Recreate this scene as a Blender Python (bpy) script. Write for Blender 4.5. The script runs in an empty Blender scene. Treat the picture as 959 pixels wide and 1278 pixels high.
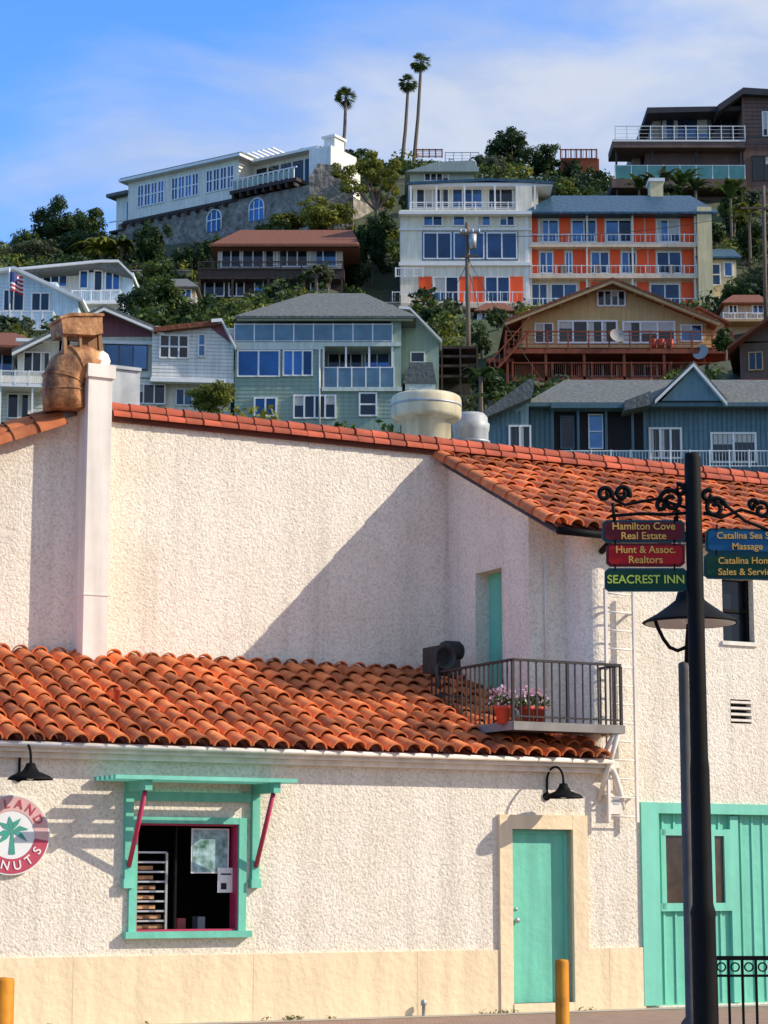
import bpy, math, random
import numpy as np
from mathutils import Vector, Matrix
random.seed(7); rng=np.random.default_rng(7)
S=bpy.context.scene
# ---------------- survey: tripod position, tilt and focal length recovered from the photo
FP=2733.0; CX=479.5; CY=639.0; TH=math.atan(461/2733.0)
CAM=Vector((0,0,1.5)); ct,st=math.cos(TH),math.sin(TH)
def ray(x,y):
    u=(x-CX)/FP; v=(CY-y)/FP
    return Vector((u, ct-v*st, st+v*ct))
def at(x,y,Y):
    r=ray(x,y); return CAM+r*(Y/r.y)
# ---------------- materials
MATS={}
def mat(name,col,rough=.8,var=.15,scale=2.,bump=0.,bscale=20.,metal=0.,isl=0.,streak=0.,spec=None,col2=None):
    if name in MATS: return MATS[name]
    m=bpy.data.materials.new(name); m.use_nodes=True; MATS[name]=m
    N=m.node_tree.nodes; L=m.node_tree.links; b=N['Principled BSDF']
    b.inputs['Roughness'].default_value=rough; b.inputs['Metallic'].default_value=metal
    if spec is not None: b.inputs['Specular IOR Level'].default_value=spec
    tc=N.new('ShaderNodeTexCoord')
    no=N.new('ShaderNodeTexNoise'); no.inputs['Scale'].default_value=scale; no.inputs['Detail'].default_value=6
    no.inputs['Roughness'].default_value=.65
    L.new(tc.outputs['Object'],no.inputs['Vector'])
    mr=N.new('ShaderNodeMapRange'); mr.inputs[1].default_value=.32; mr.inputs[2].default_value=.68
    L.new(no.outputs['Fac'],mr.inputs[0])
    mx=N.new('ShaderNodeMixRGB')
    c2=col2 if col2 else tuple(min(1,c*(1+var*.6)) for c in col)
    mx.inputs[1].default_value=(*[c*(1-var) for c in col],1); mx.inputs[2].default_value=(*c2,1)
    L.new(mr.outputs[0],mx.inputs[0]); out=mx.outputs[0]
    def mul(out,fac_sock,lo,hi,a=0.,bb=1.):
        r=N.new('ShaderNodeMapRange'); r.inputs[1].default_value=a; r.inputs[2].default_value=bb
        r.inputs[3].default_value=lo; r.inputs[4].default_value=hi
        L.new(fac_sock,r.inputs[0])
        v=N.new('ShaderNodeVectorMath'); v.operation='SCALE'
        L.new(out,v.inputs[0]); L.new(r.outputs[0],v.inputs[3]); return v.outputs[0]
    if isl:
        g=N.new('ShaderNodeNewGeometry'); out=mul(out,g.outputs['Random Per Island'],1-isl,1+isl*.7)
    if streak:
        mp=N.new('ShaderNodeMapping'); mp.inputs['Scale'].default_value=(5,5,.35); L.new(tc.outputs['Object'],mp.inputs[0])
        n2=N.new('ShaderNodeTexNoise'); n2.inputs['Scale'].default_value=1.2; n2.inputs['Detail'].default_value=5
        L.new(mp.outputs[0],n2.inputs['Vector']); out=mul(out,n2.outputs['Fac'],1-streak,1+streak*.25,.35,.6)
    L.new(out,b.inputs['Base Color'])
    if bump:
        n3=N.new('ShaderNodeTexNoise'); n3.inputs['Scale'].default_value=bscale; n3.inputs['Detail'].default_value=4
        L.new(tc.outputs['Object'],n3.inputs['Vector'])
        bp=N.new('ShaderNodeBump'); bp.inputs['Strength'].default_value=min(1,bump); bp.inputs['Distance'].default_value=.6/bscale*max(1,bump)
        L.new(n3.outputs['Fac'],bp.inputs['Height']); L.new(bp.outputs[0],b.inputs['Normal'])
    return m
def leafmat(name,dark,light):
    m=bpy.data.materials.new(name); m.use_nodes=True
    N=m.node_tree.nodes; L=m.node_tree.links; b=N['Principled BSDF']; b.inputs['Roughness'].default_value=.6
    b.inputs['Specular IOR Level'].default_value=.25
    g=N.new('ShaderNodeNewGeometry'); tc=N.new('ShaderNodeTexCoord'); no=N.new('ShaderNodeTexNoise'); no.inputs['Scale'].default_value=.7
    no.inputs['Detail'].default_value=3
    L.new(tc.outputs['Object'],no.inputs['Vector'])
    ad=N.new('ShaderNodeMath'); ad.operation='MULTIPLY_ADD'; ad.inputs[1].default_value=.55; L.new(g.outputs['Random Per Island'],ad.inputs[0])
    mr=N.new('ShaderNodeMapRange'); mr.inputs[1].default_value=.35; mr.inputs[2].default_value=.7; mr.inputs[4].default_value=.5
    L.new(no.outputs['Fac'],mr.inputs[0]); L.new(mr.outputs[0],ad.inputs[2])
    mx=N.new('ShaderNodeMixRGB'); mx.inputs[1].default_value=(*dark,1); mx.inputs[2].default_value=(*light,1)
    L.new(ad.outputs[0],mx.inputs[0]); L.new(mx.outputs[0],b.inputs['Base Color'])
    tr=N.new('ShaderNodeBsdfTranslucent'); L.new(mx.outputs[0],tr.inputs[0])
    ms=N.new('ShaderNodeMixShader'); ms.inputs[0].default_value=.3
    L.new(b.outputs[0],ms.inputs[1]); L.new(tr.outputs[0],ms.inputs[2]); L.new(ms.outputs[0],N['Material Output'].inputs[0])
    return m
# ---------------- frames and builders
class Frame:
    def __init__(s,x,y,Y,yaw):
        s.O=at(x,y,Y); s.O.z=0; a=math.radians(yaw); s.yaw=a
        s.sd=Vector((math.cos(a),math.sin(a),0)); s.nd=Vector((math.sin(a),-math.cos(a),0))
    def sz(s,x,y,n=0.):
        r=ray(x,y); t=(n+(s.O-CAM).dot(s.nd)) / r.dot(s.nd)
        P=CAM+r*t; return (P-s.O).dot(s.sd),P.z
    def w(s,a,n,z): return s.O+s.sd*a+s.nd*n+Vector((0,0,z))
    def rect(s,x0,y0,x1,y1,n=0.):
        xm,ym=(x0+x1)/2,(y0+y1)/2
        return s.sz(x0,ym,n)[0],s.sz(x1,ym,n)[0],s.sz(xm,y1,n)[1],s.sz(xm,y0,n)[1]
def mkmesh(name,V,Fc,mats,smooth=False,mi=None):
    me=bpy.data.meshes.new(name); me.from_pydata([tuple(v) for v in V],[],Fc)
    for m in mats: me.materials.append(m)
    if smooth: me.polygons.foreach_set('use_smooth',[True]*len(me.polygons))
    if mi is not None: me.polygons.foreach_set('material_index',mi)
    me.update(); return me
FOOT=[]
class Build:
    def __init__(s,name,fr,z=0.):
        s.name=name; s.f=fr; s.O=fr.O+Vector((0,0,z)); s.parts={}
        s.e=bpy.data.objects.new(name,None); S.collection.objects.link(s.e); s.e.location=s.O; s.e.empty_display_size=.3
    def add(s,part,m,V,Fc,smooth=False):
        p=s.parts.setdefault((part,m.name,smooth),[[],[],m]); o=len(p[0])
        p[0].extend([v-s.O for v in V]); p[1].extend([tuple(i+o for i in f) for f in Fc])
    def lbox(s,part,m,s0,s1,n0,n1,z0,z1):
        w=s.f.w
        V=[w(a,b,c) for c in (z0,z1) for b in (n0,n1) for a in (s0,s1)]
        s.add(part,m,V,[(0,2,3,1),(4,5,7,6),(2,6,7,3),(0,1,5,4),(0,4,6,2),(1,3,7,5)])
    def box(s,part,m,x0,y0,x1,y1,n1=0.,dep=.2):
        a,b,c,d=s.f.rect(x0,y0,x1,y1,n1); s.lbox(part,m,a,b,n1-dep,n1,c,d); return a,b,c,d
    def prism(s,part,m,pts,n1,dep):
        q=[s.f.sz(x,y,n1) for x,y in pts]; k=len(q)
        V=[s.f.w(a,n1,z) for a,z in q]+[s.f.w(a,n1-dep,z) for a,z in q]
        Fc=[tuple(range(k))[::-1],tuple(range(k,2*k))]+[(i,(i+1)%k,k+(i+1)%k,k+i) for i in range(k)]
        s.add(part,m,V,Fc)
    def strip(s,part,m,pts,th,n1,dep):
        for (x0,y0),(x1,y1) in zip(pts[:-1],pts[1:]):
            s.prism(part,m,[(x0,y0),(x1,y1),(x1,y1+th),(x0,y0+th)],n1,dep)
    def hip(s,part,m,x0,x1,ye,xa,xb,yr,n1,dep,th=2.,ridge=.5):
        a,b,_,z=s.f.rect(x0,ye,x1,ye+1,n1); nm=n1-dep*ridge
        ra,zr=s.f.sz(xa,yr,nm); rb,_=s.f.sz(xb,yr,nm); t=th*(b-a)/(x1-x0)
        w=s.f.w
        V=[w(a,n1,z),w(b,n1,z),w(b,n1-dep,z),w(a,n1-dep,z),w(ra,nm,zr),w(rb,nm,zr),
           w(a,n1,z-t),w(b,n1,z-t),w(b,n1-dep,z-t),w(a,n1-dep,z-t)]
        s.add(part,m,V,[(0,1,5,4),(1,2,5),(2,3,4,5),(3,0,4),(6,7,1,0),(7,8,2,1),(8,9,3,2),(9,6,0,3),(9,8,7,6)])
    def win(s,x0,y0,x1,y1,n=0.,cols=1,rows=1,fm=None,gm=None,fw=1.5,curt=.2):
        fm=fm or WHITE; gm=gm or GLB
        a,b,c,d=s.f.rect(x0,y0,x1,y1,n); k=(b-a)/(x1-x0); f=fw*k
        for i in range(cols):
            t0=a+(b-a)*i/cols; t1=a+(b-a)*(i+1)/cols
            s.lbox('window_glass',gm,t0,t1-.003,n-.05,n+.03,c,d)
        for i in range(cols+1):
            t=a+(b-a)*i/cols; s.lbox('window_frames',fm,t-f/2,t+f/2,n-.05,n+.12,c-f/2,d+f/2)
        for j in range(rows+1):
            t=c+(d-c)*j/rows; s.lbox('window_frames',fm,a,b,n-.05,n+.10,t-f/2,t+f/2)
        for i in range(cols):
            if random.random()<curt:
                t0=a+(b-a)*i/cols; t1=a+(b-a)*(i+1)/cols; r=random.random()
                if r<.5: s.lbox('blinds',CURT,t0,t1,n,n+.036,d-(d-c)*random.uniform(.3,.8),d)
                else: s.lbox('blinds',CURT,t0,t0+(t1-t0)*random.uniform(.25,.5),n,n+.036,c,d)
    def rail(s,x0,y0,x1,y1,n,m,posts=5,style='bars',ret=0.,gm=None,pw=1.3,sp=2.6):
        a,b,c,d=s.f.rect(x0,y0,x1,y1,n); k=(b-a)/(x1-x0); p=pw*k
        s.lbox('railing',m,a,b,n-p,n+.01,d-p,d); s.lbox('railing',m,a,b,n-p*.8,n,c,c+p*.8)
        for i in range(posts):
            t=a+(b-a)*i/max(1,posts-1); s.lbox('railing',m,t-p*.6,t+p*.6,n-p*1.1,n+.02,c-.05,d+.03)
        if style=='bars':
            q=max(2,int((x1-x0)/sp))
            for i in range(q):
                t=a+(b-a)*(i+.5)/q; s.lbox('railing',m,t-p*.2,t+p*.2,n-p*.6,n-p*.2,c,d-p*.5)
        elif style=='h':
            for i in range(1,4):
                t=c+(d-c)*i/4; s.lbox('railing',m,a,b,n-p*.5,n-p*.2,t-p*.2,t+p*.2)
        elif style=='glass':
            s.lbox('railing_glass',gm or RGLASS,a,b,n-p*.55,n-p*.35,c+p,d-p)
        if ret:
            for t in (a,b):
                s.lbox('railing',m,t-p*.4,t+p*.4,n-ret,n-p*1.2,d-p,d-.002)
                q=int(ret/(k*sp*1.3))
                for i in range(q): 
                    u=n-ret+(ret)*(i+.5)/q; s.lbox('railing',m,t-p*.2,t+p*.2,u-p*.2,u+p*.2,c,d-p)
    def lathe(s,part,m,c,prof,seg=28,smooth=True,axis=None):
        V=[];F=[];k=len(prof)
        ax=axis or Vector((0,0,1)); t1=Vector((1,0,0)) if abs(ax.x)<.8 else Vector((0,0,1))
        t1=(t1-ax*t1.dot(ax)).normalized(); t2=ax.cross(t1)
        for i in range(seg):
            a=2*math.pi*i/seg
            for r,z in prof: V.append(c+t1*(r*math.cos(a))+t2*(r*math.sin(a))+ax*z)
        for i in range(seg):
            j=(i+1)%seg
            for q in range(k-1): F.append((i*k+q,j*k+q,j*k+q+1,i*k+q+1))
        s.add(part,m,V,F,smooth)
    def tube(s,part,m,pts,r,seg=8,r2=None):
        V,F=tubegeo(pts,r,seg,r2); s.add(part,m,V,F,True)
    def finish(s):
        for (part,_,sm),(V,F,m) in s.parts.items():
            o=bpy.data.objects.new(part,mkmesh(part,V,F,[m],sm)); S.collection.objects.link(o); o.parent=s.e
        return s.e
def tubegeo(pts,r,seg=8,r2=None):
    V=[];F=[];n=len(pts); prev=None
    for i,p in enumerate(pts):
        d=(pts[min(i+1,n-1)]-pts[max(i-1,0)]).normalized()
        if prev is None:
            t=Vector((0,0,1)) if abs(d.z)<.8 else Vector((1,0,0))
        else: t=prev
        t=(t-d*t.dot(d)).normalized(); prev=t; b=d.cross(t)
        rr=r if r2 is None else r+(r2-r)*i/(n-1)
        for k in range(seg):
            a=2*math.pi*k/seg; V.append(p+t*(rr*math.cos(a))+b*(rr*math.sin(a)))
    for i in range(n-1):
        for k in range(seg): F.append((i*seg+k,i*seg+(k+1)%seg,(i+1)*seg+(k+1)%seg,(i+1)*seg+k))
    F.append(tuple(range(seg))[::-1]); F.append(tuple(range((n-1)*seg,n*seg)))
    return V,F
def text(B,body,size,loc,yaw,m,sx=1.,roll=0.,name='lettering'):
    c=bpy.data.curves.new(name,'FONT'); c.body=body; c.size=size; c.extrude=.003; c.align_x='CENTER'; c.align_y='CENTER'
    c.offset=size*.012
    c.materials.append(m); o=bpy.data.objects.new(name,c); S.collection.objects.link(o); o.parent=B.e
    o.location=loc-B.O
    o.rotation_euler=(Matrix.Rotation(yaw,3,'Z')@Matrix.Rotation(math.pi/2,3,'X')@Matrix.Rotation(roll,3,'Z')).to_euler()
    o.scale=(sx,1,1); return o
# common materials
WHITE=mat('white_paint',(.82,.80,.75),.6,.08,3)
CURT=mat('blind_fabric',(.55,.52,.46),.9,.15,6)
GLB=mat('blue_window_glass',(.045,.11,.22),.07,.5,.35,metal=.55,isl=.7)
GLD=mat('dark_window_glass',(.022,.028,.036),.07,.4,.6,metal=.2,spec=.5,isl=.5)
RGLASS=mat('railing_glass_mat',(.12,.19,.22),.1,.3,1,metal=.3)
# trees (name, bearing x, y, distance, width, height, kind)
TREES=[
 ('hillside_tree',70,282,206,78,74,'dark'),('hillside_tree',108,275,212,62,58,'mid'),('hillside_tree',28,305,200,66,46,'mid'),('hillside_tree',92,308,192,86,46,'dark'),
 ('hillside_tree',45,318,186,80,34,'gry'),('hillside_tree',192,305,178,58,78,'dark'),('hillside_tree',150,308,184,50,40,'gry'),('hillside_tree',238,325,174,56,70,'dark'),('hillside_tree',262,305,176,40,32,'mid'),
 ('hillside_tree',405,268,172,92,44,'yel'),('hillside_tree',362,276,174,60,34,'yel'),('hillside_tree',464,312,168,46,100,'dark'),('hillside_tree',452,345,164,40,50,'dark'),
 ('hillside_tree',640,190,212,74,64,'dark'),('hillside_tree',682,200,209,60,52,'dark'),('hillside_tree',614,207,206,56,42,'gry'),('hillside_tree',703,237,186,36,26,'yel'),
 ('hillside_tree',500,206,208,44,30,'mid'),('hillside_tree',455,200,212,50,28,'mid'),('hillside_tree',740,225,205,50,34,'dark'),('hillside_tree',712,212,208,44,36,'dark'),
 ('hillside_tree',915,265,178,52,60,'mid'),('hillside_tree',940,300,172,50,56,'dark'),('hillside_tree',925,372,150,80,66,'mid'),('hillside_tree',955,345,148,44,44,'gry'),('hillside_tree',893,290,176,30,44,'dark'),
 ('hillside_tree',165,375,137,70,54,'dark'),('hillside_tree',208,368,139,60,58,'mid'),('hillside_tree',234,392,134,48,36,'dark'),('hillside_tree',300,386,142,54,32,'yel'),
 ('hillside_tree',262,495,111,76,48,'yel'),('hillside_tree',408,345,152,42,36,'gry'),('hillside_tree',608,482,113,44,56,'dark'),('hillside_tree',600,425,134,30,50,'mid'),
 ('hillside_tree',622,392,140,32,36,'mid'),('hillside_tree',545,395,141,66,30,'dark'),('hillside_tree',440,368,150,46,34,'mid'),('hillside_tree',905,425,126,36,32,'mid'),('hillside_tree',20,408,130,60,26,'dark'),
 ('hillside_tree',484,285,178,34,50,'dark'),('hillside_tree',835,240,182,60,26,'dark'),('hillside_tree',510,250,184,30,44,'dark'),
 ('hillside_tree',335,288,178,54,26,'mid'),('hillside_tree',200,345,160,60,40,'mid'),('hillside_tree',130,345,165,44,30,'gry'),('hillside_tree',935,250,182,50,40,'gry')]
# ================= TERRAIN
anch=[(620,585,100),(780,585,100),(950,588,100),(300,534,115),(400,534,115),(520,534,115),(20,534,115),(140,534,115),(250,534,115),
 (20,425,140),(120,425,142),(640,510,130),(760,510,130),(900,510,130),(520,388,160),(690,388,160),(860,388,160),(910,376,161),
 (270,395,160),(340,395,160),(430,395,160),(150,312,196),(260,302,188),(420,296,178),(790,248,190),(940,248,190),
 (520,210,215),(650,218,215),(800,238,214),(0,338,205),(100,322,210),(300,235,212),(950,245,214),(430,190,214),(550,236,185)]
anch+=[(t[1],t[2]+t[5]*.42,t[3]) for t in TREES]
AP=np.array([[*at(x,y,Y)] for x,y,Y in anch])
pY=[0,45,100,115,140,160,190,215,260,330]; pZ=[0,0,18,24,33,42.5,57,64,54,0]
RES=AP[:,2]-np.interp(AP[:,1],pY,pZ)
def T(X,Y):
    X=np.atleast_1d(np.asarray(X,float)); Y=np.atleast_1d(np.asarray(Y,float))
    zb=np.interp(Y,pY,pZ)
    d2=(X[:,None]-AP[None,:,0])**2+(Y[:,None]-AP[None,:,1])**2+3
    w=d2**-1.7; r=(w*RES).sum(1)/w.sum(1)
    fade=np.clip((Y-60)/35,0,1)*np.clip((260-Y)/35,0,1)
    z=zb+r*fade
    e=np.clip((140-np.abs(X))/60,0,1); e=e*e*(3-2*e)
    return z*e-.3
def T1(X,Y): return float(T([X],[Y])[0])
gx=np.arange(-142,143,2.); gy=np.arange(44,332,2.)
GX,GY=np.meshgrid(gx,gy); GZ=T(GX.ravel(),GY.ravel()).reshape(GX.shape)
GZ+=np.where(GZ>3,(np.sin(GX*.9+GY*.4)+np.sin(GY*1.3-GX*.5))*.18,0)
V=np.stack([GX.ravel(),GY.ravel(),GZ.ravel()],1).tolist(); nx=len(gx)
Fc=[(j*nx+i,j*nx+i+1,(j+1)*nx+i+1,(j+1)*nx+i) for j in range(len(gy)-1) for i in range(nx-1)]
hillm=mat('hill_soil',(.11,.10,.05),.95,.35,.25,bump=.6,bscale=1.5,col2=(.05,.08,.025))
o=bpy.data.objects.new('hillside_terrain',mkmesh('hillside_terrain',V,Fc,[hillm],True)); S.collection.objects.link(o)
gm=mat('ground_asphalt',(.10,.098,.095),.9,.2,.6,bump=.3,bscale=40)
o=bpy.data.objects.new('ground',mkmesh('ground',[(-4000,-4000,-.01),(4000,-4000,-.01),(4000,4000,-.01),(-4000,4000,-.01)],[(0,1,2,3)],[gm])); S.collection.objects.link(o)

# ================= SHOP BUILDING
SH_Y=26.0; YAW=28.
W=Frame(640,1255,SH_Y,YAW)
def stucco(name,col,dark):
    m=bpy.data.materials.new(name); m.use_nodes=True; N=m.node_tree.nodes; L=m.node_tree.links; b=N['Principled BSDF']; b.inputs['Roughness'].default_value=.92
    tc=N.new('ShaderNodeTexCoord')
    def noise(sc,det,ro=.6,vec=None):
        n=N.new('ShaderNodeTexNoise'); n.inputs['Scale'].default_value=sc; n.inputs['Detail'].default_value=det; n.inputs['Roughness'].default_value=ro
        L.new(vec or tc.outputs['Object'],n.inputs['Vector']); return n.outputs['Fac']
    def mr(x,a,bb,lo,hi):
        r=N.new('ShaderNodeMapRange'); r.inputs[1].default_value=a; r.inputs[2].default_value=bb; r.inputs[3].default_value=lo; r.inputs[4].default_value=hi
        L.new(x,r.inputs[0]); return r.outputs[0]
    mx=N.new('ShaderNodeMixRGB'); mx.inputs[1].default_value=(*dark,1); mx.inputs[2].default_value=(*col,1)
    L.new(mr(noise(.8,8,.65),.35,.6,0.,1),mx.inputs[0])
    mp=N.new('ShaderNodeMapping'); mp.inputs['Scale'].default_value=(4,4,.25); L.new(tc.outputs['Object'],mp.inputs[0])
    v=N.new('ShaderNodeVectorMath'); v.operation='SCALE'; L.new(mx.outputs[0],v.inputs[0]); L.new(mr(noise(1.,6,.65,mp.outputs[0]),.32,.52,.86,1.01),v.inputs[3])
    v2=N.new('ShaderNodeVectorMath'); v2.operation='SCALE'; L.new(v.outputs[0],v2.inputs[0]); L.new(mr(noise(28,5,.7),.36,.54,.74,1.02),v2.inputs[3])
    L.new(v2.outputs[0],b.inputs['Base Color'])
    vo=N.new('ShaderNodeTexVoronoi'); vo.inputs['Scale'].default_value=34; L.new(tc.outputs['Object'],vo.inputs['Vector'])
    a=N.new('ShaderNodeMath'); a.operation='MULTIPLY_ADD'; a.inputs[1].default_value=-.35; L.new(vo.outputs['Distance'],a.inputs[0]); L.new(noise(24,6,.7),a.inputs[2])
    bp=N.new('ShaderNodeBump'); bp.inputs['Strength'].default_value=.7; bp.inputs['Distance'].default_value=.026
    L.new(a.outputs[0],bp.inputs['Height']); L.new(bp.outputs[0],b.inputs['Normal'])
    return m
STUC=stucco('rough_stucco',(.94,.84,.69),(.86,.75,.59))
PLAST=mat('smooth_cream_plaster',(.88,.69,.44),.85,.07,1.2,bump=.25,bscale=12,streak=.10)
TRIM=mat('cream_trim',(.84,.76,.65),.7,.10,2,streak=.15)
TEAL=mat('teal_paint',(.16,.56,.40),.55,.10,1.5,bump=.12,bscale=10,streak=.16)
TEAL2=mat('teal_paint_trim',(.19,.60,.44),.55,.10,2,streak=.10)
DTEAL=mat('teal_awning_paint',(.11,.46,.36),.55,.15,2)
MAG=mat('crimson_paint',(.50,.03,.09),.5,.1,3)
TILE=mat('terracotta_tile',(.66,.14,.03),.75,.28,4,bump=.2,bscale=30,isl=.5,col2=(.82,.25,.075))
TILE2=mat('terracotta_cap',(.46,.085,.035),.8,.25,4,isl=.35)
TPAN=mat('terracotta_pan',(.13,.035,.018),.9,.3,5)
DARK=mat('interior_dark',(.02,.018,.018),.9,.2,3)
IRON=mat('black_iron',(.007,.007,.007),.65,.25,8,spec=.12)
GALV=mat('galvanised_steel',(.42,.43,.44),.5,.2,3,metal=.5,streak=.2)
RUST=mat('rusty_steel',(.32,.10,.03),.75,.5,7,bump=.4,bscale=18,col2=(.62,.30,.12),streak=.5)
ROOFG=mat('roof_felt',(.3,.29,.27),.9,.2,1)
B=Build('stucco_shop_building',W)
f=W; D=2.5
sL=f.sz(-260,900,0)[0]; sR=f.sz(1230,900,0)[0]
sA=f.sz(560,700,-D)[0]; sB=f.sz(705,750,-.5)[0]
zE=f.sz(365,934,.25)[1]; zT=f.sz(260,826,-D)[1]
zP=f.sz(350,529,-D)[1]; zRu=f.sz(560,572,-D)[1]; zRe=f.sz(672,654,.3)[1]
rz=lambda n: zE+(zT-zE)*(.25-n)/(D+.25)
rz2=lambda n: zRe+(zRu-zRe)*(.3-n)/(D+.3)
def quad(part,m,pts): B.add(part,m,pts,[tuple(range(len(pts)))])
def wallgrid(part,m,s0,s1,z0,z1,n,holes,dep=.22,rm=None):
    ss=sorted({s0,s1,*[h[0] for h in holes],*[h[1] for h in holes]}); zs=sorted({z0,z1,*[h[2] for h in holes],*[h[3] for h in holes]})
    for i in range(len(ss)-1):
        for j in range(len(zs)-1):
            a,b,c,d=ss[i],ss[i+1],zs[j],zs[j+1]; sm,zm=(a+b)/2,(c+d)/2
            if any(h[0]<sm<h[1] and h[2]<zm<h[3] for h in holes): continue
            if not(s0<=sm<=s1 and z0<=zm<=z1): continue
            w=B.f.w; B.add(part,m,[w(a,n,c),w(b,n,c),w(b,n,d),w(a,n,d)],[(0,1,2,3)])
    w=B.f.w
    for a,b,c,d in holes:
        for (p,q) in (((a,c),(b,c)),((b,c),(b,d)),((b,d),(a,d)),((a,d),(a,c))):
            B.add(part,rm or m,[w(p[0],n,p[1]),w(q[0],n,q[1]),w(q[0],n-dep,q[1]),w(p[0],n-dep,p[1])],[(0,1,2,3)])
hw=f.rect(160,1020,306,1168); hd=list(f.rect(638,1035,714,1252)); hd[2]=0.10
hg=list(f.rect(803,1007,1085,1258)); hg[2]=0.02
hs=f.rect(902,722,941,801)
hv=f.rect(912,873,938,903)
sC=sB+.2
wallgrid('lower_walls',STUC,sL,sR,0,zE,0,[hw,tuple(hd),tuple(hg)])
wallgrid('upper_walls',STUC,sC,sR,zE,zRe-.05,0,[hs,hv])
s100=f.sz(100,700,-D)[0]
wallgrid('upper_walls',STUC,s100,sA,zT-.6,zP,-D,[])
B.prism('upper_walls',STUC,[(-260,628),(101,517),(101,835),(-260,835)],-D+.001,.35)
prof=[(sA,-.5),(sB,-.5)]+[(sB,-.2)]+[(sB+.2-.2*math.cos(a),-.2+.2*math.sin(a)) for a in [math.radians(t) for t in range(10,91,10)]]
for (a0,n0),(a1,n1) in zip(prof[:-1],prof[1:]):
    quad('upper_walls',STUC,[f.w(a0,n0,zE-.3),f.w(a1,n1,zE-.3),f.w(a1,n1,rz2(n1)-.05),f.w(a0,n0,rz2(n0)-.05)])
SF=Frame(640,1255,SH_Y,YAW-90); SF.O=f.w(sA,0,0)
B.f=SF
hsd=list(SF.rect(594,712,627,862)); hsd[2]=zE+.32
wallgrid('upper_walls',STUC,-D,-.5,zE-.2,rz2(-.5)-.05,0,[tuple(hsd)],dep=.22)
quad('upper_walls',STUC,[SF.w(-D,0,rz2(-.5)-.05),SF.w(-.5,0,rz2(-.5)-.05),SF.w(-D,0,rz2(-D)-.05)])
B.lbox('balcony_door',TEAL,hsd[0]-.02,hsd[1]+.02,-.26,-.20,hsd[2],hsd[3]+.02)
B.f=f
zF=zP-.35
quad('flat_roof',ROOFG,[f.w(sL,-D-.1,zF),f.w(sR,-D-.1,zF),f.w(sR,-14,zF),f.w(sL,-14,zF)])
B.lbox('rear_walls',STUC,sL,sR,-14.2,-14,0,zP)
B.lbox('rear_walls',STUC,sR-.01,sR+.2,-14,-D-.2,0,zP); B.lbox('rear_walls',STUC,sL-.2,sL,-14,0,0,zT)
B.lbox('rear_walls',STUC,sR-.02,sR+.2,-D-.2,-.01,0,zRe)
B.lbox('parapet_back',STUC,s100,sR,-D-.25,-D-.01,zRu-.4,zP)
def slope(part,m,s0,s1,nt,zt,nb,zb,dz):
    w=f.w; B.add(part,m,[w(s0,nb,zb+dz),w(s1,nb,zb+dz),w(s1,nt,zt+dz),w(s0,nt,zt+dz)],[(0,1,2,3)])
slope('roof_deck',TPAN,sL,sC,-D,zT,.25,zE,-.02)
slope('roof_deck',TPAN,sA-.12,sR,-D,zRu,.3,zRe,-.02)
slope('eave_soffit',TRIM,sA-.12,sR,-D,zRu,.3,zRe,-.09)
B.lbox('lower_eave_soffit',TRIM,sL,sC,-.02,.25,zE-.03,zE-.015)
def tiles(s0,s1,nt,zt,nb,zb,pitch=.235,course=.33,r0=.106,r1=.088,m=TILE):
    up=(f.w(0,nt,zt)-f.w(0,nb,zb)); Ls=up.length; up.normalize(); ac=f.sd; no=ac.cross(up).normalized()
    if no.z<0: no=-no
    nc=int((s1-s0)/pitch); nk=int(math.ceil(Ls/course)); A=7
    for c in range(nc):
        s=s0+pitch*(c+.5)
        for k in range(nk):
            t0=k*course-.05; t1=min(t0+course*1.18,Ls)
            js=random.uniform(-.012,.012); jt=random.uniform(-.022,.022); jr=random.uniform(-.015,.015); lift=.035+random.uniform(-.008,.014)
            V=[];Fq=[]
            for (t,r,h,dj) in ((t0+jt,r0,lift,0),(t1,r1,.0,jr)):
                for i in range(A+1):
                    a=math.pi*i/A; V.append(f.w(s+js+dj,nb,zb)+up*t+ac*(-math.cos(a)*r)+no*(math.sin(a)*r*.92+h-.01))
            for i in range(A): Fq.append((i,i+1,A+2+i,A+1+i))
            B.add('roof_tiles',m,V,Fq,True)
            V=[]
            for r in (r0,r0-.02):
                for i in range(A+1):
                    a=math.pi*i/A; V.append(f.w(s+js,nb,zb)+up*(t0+jt)+ac*(-math.cos(a)*r)+no*(math.sin(a)*r*.92+lift-.01))
            B.add('roof_tile_lips',m,V,[(i,i+1,A+2+i,A+1+i) for i in range(A)])
tiles(sL,sC-.02,-D+.02,zT,.28,zE)
tiles(sA-.22,sR,-D+.02,zRu,.34,zRe)
def captiles(P0,P1,r,ln,m=TILE2):
    d=P1-P0; L_=d.length; d.normalize(); b=f.nd; u=d.cross(b); 
    if u.z<0:u=-u
    k=int(L_/ln)
    for i in range(k):
        j=random.uniform(-.006,.006); V=[]
        for t,rr in ((i*ln,r*1.12),((i+1.08)*ln,r*.92)):
            for q in range(9):
                a=math.pi*q/8-.25; V.append(P0+d*t+b*(math.cos(a)*rr+j)+u*(math.sin(a)*rr))
        B.add('cap_tiles',m,V,[(q,q+1,10+q,9+q) for q in range(8)],True)
captiles(f.w(s100+.35,-D-.02,zP-.03),f.w(sR,-D-.02,zP-.03),.075,.24)
captiles(f.w(s100+.35,-D+.05,zP-.13),f.w(sR,-D+.05,zP-.13),.065,.24)
B.lbox('cap_bed',TPAN,s100,sR,-D-.2,-D+.06,zP-.2,zP-.06)
pa=f.sz(-260,628,-D)
pb=f.sz(104,517,-D)
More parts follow.
